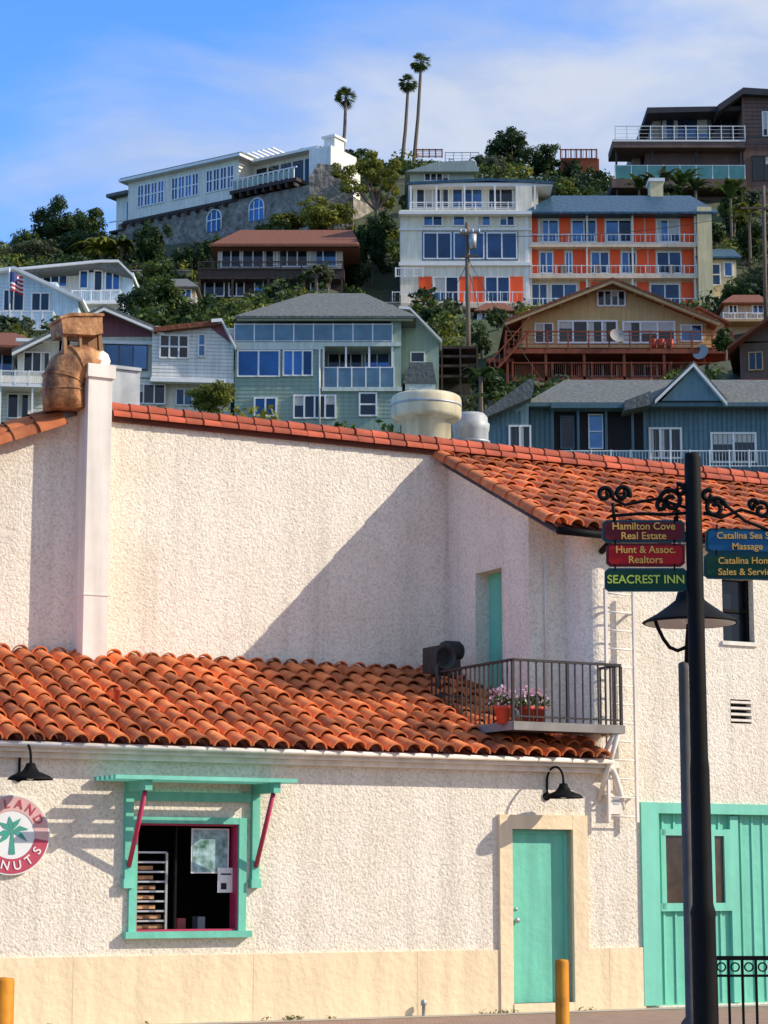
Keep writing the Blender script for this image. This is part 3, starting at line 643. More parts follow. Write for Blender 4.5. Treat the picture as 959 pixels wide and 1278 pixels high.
# --- grey-green house
h=house('grey_green_house',400,450,115); foot(h,290,545,500)
GG=c('sage_siding',(.31,.40,.31)); GG2=c('sage_trim',(.62,.68,.58)); GGs=c('sage_siding_line',(.24,.32,.25))
h.box('walls',GG,293,433,402,560,0,9); h.box('walls',GG,402,484,500,560,0,9); h.box('walls',GG,402,400,492,484,-1.8,7)
h.box('walls',GG,488,400,501,484,0,3); h.box('walls',GG,293,405,402,433,-2.5,6)
for i in range(18):
    y=436+i*5
    if y<490: h.box('siding_lines',GGs,293,y,402,y+.6,.012,.02)
    else: h.box('siding_lines',GGs,293,y,500,y+.6,.012,.02)
h.box('deck_band',GG2,291,427,404,436,.1,2.8); h.box('deck_band',GG2,404,427,501,432,.12,2.5); h.box('deck_band',GG2,402,483,502,488,.15,2)
h.hip('roof',SHING,293,520,394,385,455,366,.6,10,3,.45)
h.box('eave_fascia',GG2,296,395,516,399,.45,.3)
h.rail(293,404,490,426,.1,WHITE,9,'glass',ret=2.2)
h.win(308,403,345,426,-2.5,3,1,gm=GLD,curt=.4); h.win(350,403,395,426,-2.5,3,1,gm=GLD,curt=.4); h.win(408,403,488,426,-1.8,5,1,gm=GLD,curt=.4)
h.win(297,438,349,470,0,2,1,gm=GLB,curt=0,fw=2); h.win(354,438,390,469,0,3,1,fw=2,curt=0); 
h.win(410,440,452,482,-1.8,3,1,gm=GLD,curt=.1); h.win(456,440,486,482,-1.8,2,1,gm=GLB)
h.rail(404,458,492,484,.1,WHITE,6,'glass',ret=1.5); 
for x in (404,432,461,490): h.box('posts',WHITE,x-1.2,432,x+1.2,484,.05,.12)
h.win(318,497,345,519,0,2,1,fw=2); h.win(367,494,419,522,0,4,1,fw=2,gm=GLD); h.win(449,491,470,519,0,1,2,fw=2,gm=GLD)
h.prism('gable_wing',GG,[(501,400),(510,386),(548,420),(548,560),(501,560)],-1.5,7)
h.strip('wing_roof',WHITE,[(498,382),(512,383),(552,424)],3,-1.0,8)
h.win(513,440,530,465,-1.5,1,2,gm=GLD); h.win(516,490,532,515,-1.5,1,2,gm=GLD)
h.prism('bay_roof',SHING,[(503,478),(545,478),(540,452),(512,452)],-.2,3); h.box('bay',GG2,506,478,544,560,-.3,3); h.win(512,486,520,505,-.3,1,1,gm=GLD); h.win(528,486,538,505,-.3,1,1,gm=GLD)
h.tube('downspout',WHITE,[h.f.w(*(lambda q:(q[0],.1,q[1]))(h.f.sz(399,436,.1))),h.f.w(*(lambda q:(q[0],.1,q[1]))(h.f.sz(399,530,.1)))],.05)
h.finish()
# --- white gabled house at left
h=house('white_gabled_house',140,450,115,6); foot(h,-60,290,500)
CW=c('cream_siding',(.74,.69,.56)); MV=c('mauve_gable',(.28,.10,.12)); SL=c('siding_shadow',(.50,.48,.43))
h.box('walls',CW,-70,470,196,560,0,9)
h.prism('walls',CW,[(22,470),(22,434),(75,410),(132,384),(196,412),(196,471)],-.4,8)
h.prism('gable_panel',MV,[(72,416),(130,388),(192,414),(192,420),(72,420)],-.35,.1)
h.strip('roof',SHING,[(15,436),(130,380),(206,412)],4,.7,9); h.strip('roof_fascia',WHITE,[(15,440),(130,384),(206,416)],3,.75,.2)
h.box('walls',WHW,190,408,292,476,.5,8); h.box('walls',CW,180,476,288,560,-.3,7)
h.prism('gable_panel',MV,[(238,408),(272,398),(292,425),(292,431),(262,408)],.56,.1)
h.strip('roof',BSHING,[(192,408),(272,399)],6,1.0,8); h.strip('roof_fascia',WHITE,[(264,398),(277,397),(295,432)],4,1.1,8)
h.box('belt',WHITE,188,472,292,477,.7,.5); h.box('belt',WHITE,20,424,196,428,-.2,.3)
DFR=c('dark_frame',(.1,.1,.1))
h.win(131,430,184,461,-.35,3,1,gm=GLB,fm=DFR,fw=1.5,curt=0); h.win(92,434,120,458,-.35,2,1,gm=GLD)
h.win(200,419,235,447,.5,3,2,fw=2,gm=GLD); h.win(248,418,256,445,.5,1,2)
for i in range(14): h.box('siding_lines',SL,190,411+i*4.5,292,411.7+i*4.5,.512,.02)
for i in range(15): h.box('siding_lines',SL,-70,484+i*5,180,484.7+i*5,.012,.02)
h.win(166,480,206,504,0,3,1,gm=GLD); h.win(10,492,36,522,0,2,1,gm=GLD); h.win(220,486,240,506,-.3,2,1); h.win(76,482,108,506,0,2,1,gm=GLD)
h.box('walls',CW,-70,428,24,470,-3,5); h.box('deck_band',WHITE,-70,477,74,482,1.4,1.8); h.rail(-70,462,72,478,1.4,WHITE,9,'bars',ret=1.4); h.win(30,440,62,466,-.4,3,1,gm=GLD); h.win(-10,440,16,466,-3,2,1)
h.hip('side_roof',BSHING,-80,60,430,-40,20,414,-1,8,3)
for x in (0,40,70): h.box('posts',WHITE,x-1,482,x+1,545,1.3,.15)
h.finish()
# --- left white/blue houses
h=house('pale_blue_house',60,380,140,0); foot(h,-60,165,420)
PB=c('pale_blue_wall',(.60,.74,.80)); PBs=c('pale_blue_line',(.45,.57,.64))
h.box('walls',PB,-80,352,70,440,0,8); h.prism('walls',PB,[(-80,352),(18,338),(98,372),(98,440),(-80,440)],.6,8)
for i in range(11): h.box('siding_lines',PBs,-60,354+i*4.5,66,354.6+i*4.5,.612,.02)
h.strip('roof',WHITE,[(-80,345),(18,332),(104,372)],4,1.2,9)
h.rail(-80,388,66,408,2.2,WHITE,12,'bars',ret=1.8); h.box('deck',WHITE,-80,407,68,412,2.3,2.4)
h.box('lower_wall',WHW,-80,412,100,450,1.2,8); h.win(30,414,58,428,1.2,3,1,gm=GLD)
h.win(5,362,30,388,.6,2,1,gm=GLD); h.win(40,366,62,388,.6,2,1,gm=GLD)
h.finish()
h=house('white_flat_roof_house',110,355,150,0); foot(h,20,165,400)
h.box('walls',WHW,30,334,122,420,0,9); h.box('walls',PB,98,340,166,420,1.,8)
h.prism('roof',SHING,[(20,336),(125,325),(150,326),(166,345),(120,333),(30,340)],1.8,11)
h.strip('roof_fascia',WHITE,[(20,334),(126,324),(148,324),(168,344)],3,2.0,11)
h.win(100,338,110,360,1.,1,1); h.win(118,338,128,364,1.,1,1,gm=GLD); h.win(132,338,150,362,1.,2,1); h.win(44,343,84,358,0,4,1)
h.rail(90,362,150,376,2,WHITE,6,'bars',ret=1); h.box('deck',WHITE,88,376,152,379,2.1,1.2)
h.win(120,384,140,398,1.,2,1,gm=GLD)
h.finish()
fl=house('flag_on_pole',22,350,132); fr=fl.f
fl.tube('pole',WHITE,[fr.w(*(lambda q:(q[0],0,q[1]))(fr.sz(12,334))),fr.w(*(lambda q:(q[0],0,q[1]))(fr.sz(12,410)))],.05)
RD=c('flag_red',(.55,.03,.04)); NB=c('flag_blue',(.03,.05,.2))
for i in range(9):
    V=[]
    for j in range(7):
        t=j/6; wv=.25*math.sin(t*7)
        for e in (0,1):
            q=fr.sz(13+17*t,339+(i+e)*2.6+5*t+2*t*t); V.append(fr.w(q[0],wv,q[1]))
    for j in range(6):
        mm=NB if (i<5 and j<3) else (RD if i%2==0 else WHITE)
        fl.add('flag_cloth',mm,[V[2*j],V[2*j+1],V[2*j+3],V[2*j+2]],[(0,1,2,3)])
fl.finish()
# --- blue cottage
h=house('slate_blue_cottage',780,520,100,0); foot(h,600,1100,560)
SB=mat('slate_blue_boards',(.14,.24,.28),.8,.15,2,streak=.2); SBd=c('slate_blue_batten',(.09,.16,.19))
h.box('walls',SB,655,505,1100,620,0,8); h.prism('walls',SB,[(604,512),(660,492),(660,620),(604,620)],1.2,7)
h.box('porch_shade_panel',DARK,690,506,804,562,.015,.02)  # flat near-black panel on the wall: porch shade put in as colour
x=608
while x<1100:
    if x<655: h.box('battens',SBd,x,512,x+.9,600,1.235,.04)
    elif not 688<x<806: h.box('battens',SBd,x,506,x+.9,600,.04,.04)
    x+=6
h.prism('roof',SHING,[(600,516),(662,472),(668,474),(664,496),(604,522)],2.,8)
h.hip('roof',SHING,655,1110,503,705,1000,474,.9,8,3,.45)
h.prism('porch_roof',SHING,[(780,500),(812,488),(812,505),(780,512)],1.6,1.5)
h.box('eave_fascia',SBd,655,502,1100,507,.95,.3)
h.prism('gable',SB,[(826,500),(866,458),(902,500)],1.1,6); h.strip('gable_trim',WHITE,[(818,499),(866,453),(908,502)],4,1.4,.3); h.strip('gable_roof',SHING,[(818,495),(866,450),(908,498)],4,1.35,6)
h.win(636,532,662,560,1.2,2,1,gm=GLD,fw=2.2); h.win(811,535,850,572,0,3,1,fw=2.5,gm=GLD,curt=.8); h.win(888,541,943,577,0,2,1,fw=2.5,gm=GLD,curt=.9); h.win(960,541,1010,577,0,2,1,fw=2.5)
for x in (690,722,757,790,805): h.box('porch_posts',SBd,x-1.5,507,x+1.5,565,.5,.15)
h.box('porch_roof_edge',SBd,688,503,806,509,1.,.9); h.win(700,520,716,560,.03,1,1,gm=GLD,fm=SBd); h.win(735,518,752,560,.03,1,2,gm=GLB,curt=0)
h.rail(640,562,960,582,.9,WHITE,14,'bars',sp=4); h.rail(960,566,1100,582,.9,WHITE,6,'bars',sp=4)
h.finish()
# --- ochre craftsman
h=house('ochre_craftsman_house',760,430,130,0); foot(h,610,915,480)
OC=c('ochre_wall',(.62,.40,.17)); RBT=c('redwood_timber',(.28,.065,.025),.25); TN=c('tan_trim',(.52,.34,.16))
h.prism('walls',OC,[(652,395),(765,354),(882,398),(882,441),(652,441)],0,9)
h.strip('roof_trim',TN,[(630,402),(765,349),(898,402)],4,1.3,.3); h.strip('roof',BSHING,[(630,399),(765,346),(898,399)],3,1.35,10)
for x,y in ((660,392),(700,377),(735,363),(795,361),(830,374),(868,389)): h.box('rafter_tails',TN,x-1.2,y-1,x+1.2,y+3,1.2,1.2)
h.prism('second_gable',OC,[(842,398),(872,384),(905,398),(905,440),(842,440)],-.6,6); h.strip('roof',BSHING,[(838,399),(872,381),(912,402)],3,-.2,7)
h.win(746,363,780,382,0,4,1,fw=2,gm=GLD); h.win(668,404,690,428,0,2,1,gm=GLD); h.win(697,401,770,428,0,4,1,fw=2.2,curt=.9,gm=GLD); h.win(778,402,842,428,0,3,1,fw=2.2,curt=.9,gm=GLD); h.win(850,406,876,426,0,2,1)
h.box('lower_walls',c('brown_wall',(.22,.12,.07)),640,441,900,530,-.6,8)
h.box('deck',RBT,632,434,915,441,2.4,3.); h.rail(632,413,915,435,2.4,RBT,12,'h',ret=2.2,pw=1.6)
h.box('lower_deck',RBT,640,470,912,476,2.3,2.8); h.rail(640,452,912,471,2.3,RBT,12,'bars',ret=2,pw=1.5)
for x in (634,682,730,780,830,880,913): h.box('posts',RBT,x-1.6,436,x+1.6,530,2.3,.25)
h.win(690,448,722,470,-.6,2,1,gm=GLD); h.win(735,448,770,470,-.6,2,1,gm=GLD,curt=.6); h.win(790,448,850,470,-.6,4,1,gm=GLD)
for (x0,y0,x1,y1) in ((634,476,682,500),(682,476,634,500),(830,476,880,500),(880,476,913,505)):
    q0=h.f.sz(x0,y0,2.2); q1=h.f.sz(x1,y1,2.2); h.tube('braces',RBT,[h.f.w(q0[0],2.2,q0[1]),h.f.w(q1[0],2.2,q1[1])],.08)
h.box('side_deck',RBT,608,447,642,452,1.6,3); 
h.strip('stair',RBT,[(610,470),(662,410)],4,2.8,.3); h.strip('stair_rail',RBT,[(610,452),(662,394)],2,2.9,.1)
for t in range(9): h.box('stair_post',RBT,611+t*6,452-t*6.7+2,612+t*6,470-t*6.7,2.85,.08)
h.lathe('satellite_dish',c('dish_white',(.30,.28,.26)),h.f.w(*(lambda q:(q[0],2.5,q[1]))(h.f.sz(770,420,2.5))),[(.0,.0),(.25,.03),(.46,.14)],20,axis=Vector((.2,-.9,.35)).normalized())
h.lathe('satellite_dish',c('dish_grey',(.35,.34,.33)),h.f.w(*(lambda q:(q[0],2.5,q[1]))(h.f.sz(876,441,2.5))),[(.0,.0),(.3,.04),(.5,.16)],20,axis=Vector((-.5,-.8,.35)).normalized())
for x in (815,825,836): h.lathe('patio_planter',POT,h.f.w(*(lambda q:(q[0],2.,q[1]))(h.f.sz(x,434,2.))),[(.0,.0),(.2,0),(.25,.5),(0,.5)],10)
h.finish()
# --- orange panel apartments
h=house('orange_panel_apartments',690,330,160,0); foot(h,495,890,380)
AC=c('pale_yellow_wall',(.76,.62,.34)); AW=c('ivory_wall',(.84,.77,.60)); ORP=mat('orange_panel',(.95,.095,.008),.6,.06,1); BT=mat('blue_roof_tiles',(.02,.075,.13),.45,.35,5,bump=.5,bscale=3); PINKW=c('peach_band',(.82,.62,.44))
WC=c('wing_white',(.82,.70,.52)); BLF=c('blue_window_frame',(.05,.16,.34))
h.box('walls',AW,500,262,662,420,0,11); h.box('walls',WC,662,262,872,420,-.7,10); h.box('walls',AC,872,258,890,420,.4,11)
h.box('top_floor',AW,516,230,672,262,-2.2,8); h.box('top_floor_roof',WHITE,510,228,690,232,-1.2,9.5)
h.strip('top_roof',BT,[(508,227),(612,222),(692,226)],3,-1.,9.5)
h.win(520,236,560,260,-2.2,4,1,curt=.3,gm=GLD); h.win(565,236,602,260,-2.2,3,1,gm=GLB); h.win(610,236,640,260,-2.2,2,1,gm=GLD)
for x in (513,545,580,618,645,668): h.box('posts',WHITE,x-1,232,x+1,262,-.2,.15)
h.box('roof_edge',WHITE,498,263,664,267,.7,2); h.rail(512,252,655,263,-.3,WHITE,8,'h',pw=1.)
h.box('top_floor',AW,645,232,664,262,-1,6)
h.win(529,270,552,282,0,2,1); h.win(566,270,580,282,0,1,1); h.win(596,270,612,282,0,1,1); h.win(624,270,642,282,0,2,1)
for x0,x1 in ((529,563),(567,604),(608,645)):
    h.box('window_surround',BLF,x0-2,289,x1+2,325,.04,.1); h.win(x0,291,x1,323,.02,2,1,fw=1.6,curt=0)
h.box('belt',WHITE,498,327,664,331,.25,.3); h.box('belt',WHITE,498,285,664,287,.15,.2)
h.box('wall_stripe',WHITE,656,262,660,378,.05,.1)
for x0,x1,m_ in ((523,539,ORP),(541,572,None),(574,588,ORP),(590,604,ORP),(606,636,None),(637,653,ORP)):
    if m_: h.box('orange_panels',ORP,x0,345,x1,377,.06,.1)
    else: h.win(x0,346,x1,377,0,2,1,curt=.3)
h.rail(490,364,655,378,1.0,WHITE,12,'bars',ret=.9,pw=.9,sp=6); h.box('decks',PINKW,488,378,657,384,1.1,1.2); h.rail(494,334,528,345,1.,WHITE,4,'bars')
h.hip('roof',BT,655,896,264,690,862,244,.5,12,2.5,.4)
for yt,yb in ((271,303),(311,342),(351,383)):
    h.box('decks',PINKW,660,yb,874,yb+5,.1,.8)
    if yt<300: xs=[(664,671,'o'),(673,697,'w'),(699,712,'o'),(714,744,'w'),(746,754,'o'),(756,788,'w'),(790,804,'o'),(806,818,'o'),(820,848,'w'),(850,868,'o')]
    elif yt<345: xs=[(664,672,'o'),(674,690,'w'),(692,704,'o'),(706,714,'w'),(716,736,'o'),(738,760,'w'),(762,774,'o'),(776,794,'w'),(796,808,'o'),(810,818,'o'),(820,850,'w'),(852,868,'o')]
    else: xs=[(664,683,'w'),(688,720,'w'),(724,734,'o'),(738,762,'o'),(766,794,'w'),(796,810,'o'),(812,848,'w'),(851,867,'o')]
    for x0,x1,t in xs:
        if t=='o': h.box('orange_panels',ORP,x0,yt+1,x1,yb-1,-.62,.1)
        else: h.win(x0,yt+4,x1,yb-1,-.7,2,1,curt=.25)
    h.rail(662,yb-11,870,yb,.08,WHITE,14,'bars',sp=6,pw=.85)
    for x in (663,733,790,868): h.box('posts',WC,x-1.1,yt-4,x+1.1,yb,-.0,.2)
for x in (700,742,790,835): h.box('patio_furniture',c('patio_tan',(.4,.25,.15)),x,330,x+6,341,-.25,.3)
h.box('chimney',AC,812,224,828,258,-4,1.6); h.box('chimney_cap',WHITE,810,222,830,226,-3.9,1.9)
h.box('annex',AC,874,322,920,410,-.5,7); h.hip('annex_roof',BT,868,926,320,880,916,311,0,8,2,.4)
h.win(876,330,886,356,-.5,1,2); h.win(889,330,899,356,-.5,1,2); h.win(904,328,914,345,-.5,1,1)
h.finish()
# --- chalet
h=house('brown_chalet',340,340,160,0); foot(h,248,450,385)
DB=c('dark_timber',(.055,.033,.025),.3); CRM=c('chalet_cream',(.66,.60,.47))
h.box('walls',CRM,272,305,428,336,0,9); h.box('walls',DB,250,346,428,420,0,9); h.box('timber_band',DB,247,335,430,348,1.2,9)
h.hip('roof',BSHING,262,449,305,300,440,287,1.4,11,2.5,.6); h.box('fascia',DB,264,304,446,308,1.3,.3)
h.win(277,312,300,334,0,2,1,curt=.3,gm=GLD); h.win(303,312,342,334,0,3,1,curt=.3,gm=GLD); h.win(346,311,384,333,0,3,1,curt=.3,gm=GLD); h.win(387,310,420,332,0,2,1,curt=.5)
h.rail(248,326,428,336,1.3,DB,8,'h')
h.win(256,352,280,370,0,2,1,gm=GLD); h.win(286,352,305,370,0,2,1,gm=GLD); h.win(318,352,350,382,0,3,1,gm=GLB,curt=.4); h.win(362,352,380,382,0,2,1,gm=GLD); h.win(388,352,412,370,0,3,1,gm=GLD)
h.rail(250,374,428,391,1.4,DB,9,'bars'); h.box('deck',DB,248,390,430,394,1.5,2)
for x in (249,290,335,380,427): h.box('posts',DB,x-1.2,347,x+1.2,392,1.2,.2)
h.finish()
# --- stone villa
h=house('stone_base_villa',300,250,186,-33); foot(h,150,440,300,0,14)
STN=mat('rubble_stone',(.17,.145,.115),.9,.4,1.6,bump=.9,bscale=2.2,col2=(.40,.34,.27)); PG=c('off_white_villa_wall',(.80,.75,.62)); 
fs=h.f
sa=fs.sz(150,290)[0]; sb=fs.sz(374,230)[0]; sm=fs.sz(298,230)[0]; sw=fs.sz(160,250)[0]
zt=fs.sz(230,213)[1]; zm=fs.sz(230,262)[1]; zb=fs.sz(230,330)[1]
h.lbox('stone_base',STN,sa,sb+2.5,-9,.3,zb-4,zm-.2)
h.lbox('villa_walls',PG,sw,sm,-8,.0,zm-.2,zt)
h.lbox('roof_slab',WHITE,sw-.6,sm+.6,-9,.7,zt,zt+.24); h.lbox('roof_top',SHING,sw-.6,sm+.6,-8.5,.5,zt+.24,zt+.4)
h.lbox('cornice',DB,sw-.2,sm+.2,-.1,.45,zm-.35,zm-.05)
k=14; 
for i in range(k):
    a=sw+1.2+(sm-sw-1.6)*i/k; b2=a+(sm-sw-1.6)/k*.86
    if i in (4,9): continue
    h.lbox('window_glass',GLB,a,b2,-.05,.03,zm+1.15,zt-.55)
    for q in (a,(a+b2)/2,b2): h.lbox('window_frames',WHITE,q-.05,q+.05,-.05,.1,zm+1.1,zt-.5)
    for q in (zm+1.12,(zm+zt)/2+.3,zt-.53): h.lbox('window_frames',WHITE,a,b2,-.05,.09,q-.05,q+.05)
for i in range(12):
    a=sw+(sm-sw)*i/12; h.lbox('brackets',DB,a-.1,a+.1,0,.8,zm-.7,zm-.36)
h.lbox('lower_wing',PG,sa-1,sw,-7,-.6,zm-1.,zt-1.0); h.lbox('lower_wing_roof',SHING,sa-1.6,sw,-7.5,.2,zt-1.0,zt-.7)
for i in range(3):
    a=sa+.3+i*.9; h.lbox('window_glass',GLB,a,a+.7,-.6,-.55,zm+.4,zt-1.6); h.lbox('window_frames',WHITE,a-.05,a+.02,-.6,-.5,zm+.35,zt-1.55)
h.lbox('wing_deck_rail',WHITE,sa-1,sw,.3,.4,zm+.1,zm+.2); h.lbox('wing_deck',DB,sa-1,sw,-.6,.4,zm-.9,zm-.7)
h.lbox('villa_walls',PG,sm,sb+1,-8,-2.2,zm-.2,zt-.1); h.lbox('roof_slab',WHITE,sm+.6,sb+1.,-9,-1.2,zt-.1,zt+.14)
h.lbox('terrace',DB,sm-.3,sb+.3,-2.2,.9,zm+.2,zm+.5)
for i in range(13):
    a=sm+(sb-sm)*i/12; h.lbox('terrace_rail',WHITE,a-.04,a+.04,.8,.88,zm+.5,zm+1.45)
    if i<8: h.lbox('pergola',WHITE,a-.05,a+.05,-2.2,.3,zt+.16,zt+.28)
h.lbox('terrace_rail',WHITE,sm-.3,sb+.3,.78,.9,zm+1.4,zm+1.5); h.lbox('terrace_panel',c('terrace_screen',(.3,.36,.3)),sm,sb,.80,.84,zm+.6,zm+1.3)
for i in range(5):
    a=sm+.4+i*(sb-sm)/5; h.lbox('window_glass',GLD,a,a+(sb-sm)/5*.8,-2.2,-2.12,zm+.7,zt-.5)
for i in range(9): h.lbox('brackets',DB,sm+(sb-sm)*i/8-.1,sm+(sb-sm)*i/8+.1,0.,.85,zm-.2,zm+.19)
h.lbox('chimney_block',WHW,sb+.3,sb+2.6,-5,-1.0,zm-.2,zt-.2); h.lbox('chimney',WHW,sb+1.2,sb+2.3,-3.5,-2,zt-.2,zt+.9); h.lbox('chimney_cap',WHITE,sb+1.05,sb+2.45,-3.7,-1.8,zt+.9,zt+1.1)
sc_=fs.sz(203,215,-4)[0]; h.lbox('cupola',WHW,sc_-.4,sc_+.4,-4.4,-3.6,zt+.3,zt+1.2); h.lbox('cupola_cap',SHING,sc_-.55,sc_+.55,-4.55,-3.45,zt+1.2,zt+1.4)
for x,y in ((268,274),(321,260)):
    q=fs.sz(x,y,.3); w_=.8; hh=1.1; n_=.34
    pts=[(-w_,-hh)]+[(-w_*math.cos(math.radians(t)),.1+w_*math.sin(math.radians(t))) for t in range(0,181,20)]+[(w_,-hh)]
    h.add('arched_windows',GLB,[fs.w(q[0]+a,n_,q[1]+b) for a,b in pts],[tuple(range(len(pts)))])
    h.tube('arch_frames',WHITE,[fs.w(q[0]+a,n_+.03,q[1]+b) for a,b in pts],.07,6)
    for a in (-.28,.28): h.lbox('arch_mullions',WHITE,q[0]+a-.04,q[0]+a+.04,n_,n_+.06,q[1]-hh,q[1]+.7)
    h.lbox('arch_mullions',WHITE,q[0]-w_,q[0]+w_,n_,n_+.055,q[1]-.1,q[1])
h.finish()
h=house('stone_retaining_wall',415,250,176,0); h.prism('wall',STN,[(386,222),(397,204),(425,207),(441,240),(441,310),(386,310)],0,3); h.finish()
# --- top right modern house
h=house('dark_modern_house',860,180,190,0); foot(h,765,1080,240)
MB=c('mocha_wall',(.17,.10,.075),.2); CH=c('charcoal_trim',(.04,.04,.045),.3); TP=c('taupe_wall',(.36,.28,.21))
h.box('walls',MB,806,178,930,206,0,10); h.box('walls',TP,815,138,928,178,-2,8); h.box('walls',MB,928,120,1080,270,.6,9)
h.prism('roof',CH,[(808,134),(930,132),(930,138),(808,141)],.2,10); h.prism('roof',CH,[(896,131),(928,109),(1080,118),(1080,126),(928,117),(898,138)],1.4,10)
h.win(826,148,884,174,-2,4,1,gm=GLB,fm=CH); h.win(888,148,924,174,-2,3,1,gm=GLD,fm=CH)
h.rail(768,157,930,176,1.5,WHITE,12,'h',pw=.9); h.box('deck',MB,765,174,932,184,1.6,4); h.box('deck_edge',WHITE,765,174.5,932,176.5,1.66,.1)
h.box('walls',TP,790,184,930,262,-1.4,8); h.win(800,188,835,206,-1.4,2,1,gm=GLD,fm=CH); h.win(842,188,925,206,-1.4,5,1,gm=GLD,fm=CH)
h.rail(768,206,930,224,1.2,WHITE,9,'glass',gm=mat('teal_rail_glass',(.08,.25,.23),.15,.3,1,metal=.4),pw=.9); h.box('deck',MB,764,223,932,234,1.3,4)
h.rail(932,170,1080,180,1.7,CH,5,'h'); h.win(952,140,958,170,.6,1,1,gm=GLD,fm=WHITE); h.win(940,195,1000,225,.6,4,1,gm=GLD,fm=CH)
for x in (770,815,870,926): h.box('posts',CH,x-1.2,184,x+1.2,262,1.,.2)
for i in range(10): h.box('cladding_lines',CH,930,124+i*5,1080,124.8+i*5,.612,.02)
h.finish()
h=house('brown_edge_cottage',950,450,118,-12); foot(h,915,1080,500)
DBW=c('dark_brown_wall',(.13,.085,.06))
h.box('walls',DBW,925,425,1080,560,0,7); h.strip('roof',BSHING,[(908,432),(962,392),(1060,385)],4,1,8); h.prism('walls',DBW,[(925,426),(962,398),(1060,390),(1060,426)],0,7)
h.win(935,440,952,462,0,2,1,fm=TN,gm=GLD); h.rail(915,470,1080,486,1.4,RBT,8,'bars'); h.box('deck',RBT,913,486,1080,490,1.5,1.6); h.finish()
h=house('pale_green_cottage',550,220,190,0); foot(h,505,592,232)
h.box('walls',c('mint_wall',(.42,.50,.42)),512,212,592,262,0,6); h.prism('roof',c('mint_roof',(.32,.38,.34)),[(506,214),(545,202),(590,200),(598,210),(598,214)],.8,7); h.win(530,216,560,226,0,4,1,gm=GLD); h.finish()
# small outbuildings and terraces crowded between the bigger houses
for (nm,x0,y0,x1,y1,Y,wl,rf) in (('garden_cottage',596,386,640,410,146,WHW,BSHING),('garden_cottage',196,356,244,380,150,c('tan_cottage',(.50,.40,.28)),SHING),('garden_cottage',448,388,500,408,146,c('grey_cottage',(.42,.42,.38)),SHING),('garden_cottage',905,376,958,398,142,c('tan_cottage',(.50,.40,.28)),BSHING)):
    h=house(nm,(x0+x1)/2,y0,Y,0); foot(h,x0,x1,y1,0,5)
    h.box('walls',wl,x0,y0,x1,y1+26,0,5); h.hip('roof',rf,x0-4,x1+4,y0+1,x0+10,x1-10,y0-8,.6,6,1.5,.45)
    h.win(x0+5,y0+5,x0+15,y0+16,0,2,1,gm=GLD); h.win(x1-19,y0+5,x1-5,y0+16,0,2,1,gm=GLB); h.rail(x0-2,y1-8,x1+2,y1,1.4,WHITE,5,'bars',sp=4,pw=.9); h.box('deck',TN,x0-3,y1,x1+3,y1+3,1.5,1.5); h.finish()
for (x0,x1,y,Y) in ((130,240,338,170),(440,500,378,156),(500,600,400,150)):
    h=house('garden_retaining_wall',(x0+x1)/2,y,Y,0); h.box('wall',STN,x0,y,x1,y+14,0,.5); h.box('coping',c('coping_stone',(.4,.36,.3)),x0-.5,y-1.2,x1+.5,y,.06,.6); h.rail(x0,y-9,x1,y-1.2,-.1,DB,6,'h',pw=.8); h.finish()
h=house('timber_terrace_fence',722,192,208,0); h.rail(700,186,745,198,0,RBT,8,'bars',sp=3.5); h.rail(520,186,552,196,0,RBT,5,'h'); h.rail(556,190,598,206,0,GALV,5,'h',pw=.8); h.box('terrace_wall',RBT,700,198,748,216,-.3,.4); h.finish()
h=house('garden_stairway',488,330,166,0)
for i in range(16):
    y=372-i*5.2; h.box('steps',c('stair_concrete',(.28,.26,.23)),478+i*.6,y,492+i*.6,y+5.5,-i*.9,1.0)
h.strip('handrail',IRON,[(492,362),(502,284)],1.5,-4,.1); h.finish()
h=house('timber_deck_stair',560,450,118,0)
for y in (432,443,455,468): h.box('deck_boards',DB,530,y,597,y+3,0,1.5)
for x in (531,552,575,596): h.box('posts',DB,x-1,430,x+1,540,.05,.2)
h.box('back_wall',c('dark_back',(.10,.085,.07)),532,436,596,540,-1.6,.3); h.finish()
u=house('utility_pole',584,400,124,0); fu=u.f; g=lambda x,y,n=0.:fu.w(fu.sz(x,y,n)[0],n,fu.sz(x,y,n)[1])
WD=c('weathered_pole_wood',(.12,.085,.06),.3)
u.tube('pole',WD,[g(586,540),g(583,278)],.17,10,.12)
u.box('crossarm',WD,574,290,599,293,.2,.15); u.box('crossarm',WD,576,318,596,320.5,.2,.15); 
for x in (575,581,590,598): u.lathe('insulators',GALV,g(x,290,.12),[(.05,0),(.08,.1),(.04,.22),(0,.25)],8)
u.lathe('transformer',GALV,g(590,300,.3),[(0,-.5),(.22,-.5),(.24,.35),(0,.42)],12)
u.finish()
u=house('utility_pole',953,330,128,0); fu=u.f
u.tube('pole',WD,[g(957,460),g(953,232)],.14,10,.11); u.box('crossarm',WD,925,258,958,260.5,.2,.12); u.finish()
u=house('power_lines',600,400,124,0); fu=u.f
WR=mat('black_cable',(.02,.02,.02),.6,.1,3)
for (x0,y0,x1,y1,sg) in ((583,292,953,262,14),(583,320,700,505,10),(583,330,480,500,8),(586,340,640,520,8)):
    pts=[]
    for i in range(17):
        t=i/16; pts.append(g(x0+(x1-x0)*t,y0+(y1-y0)*t+sg*4*t*(1-t)))
    u.tube('cables',WR,pts,.018,4)
u.finish()

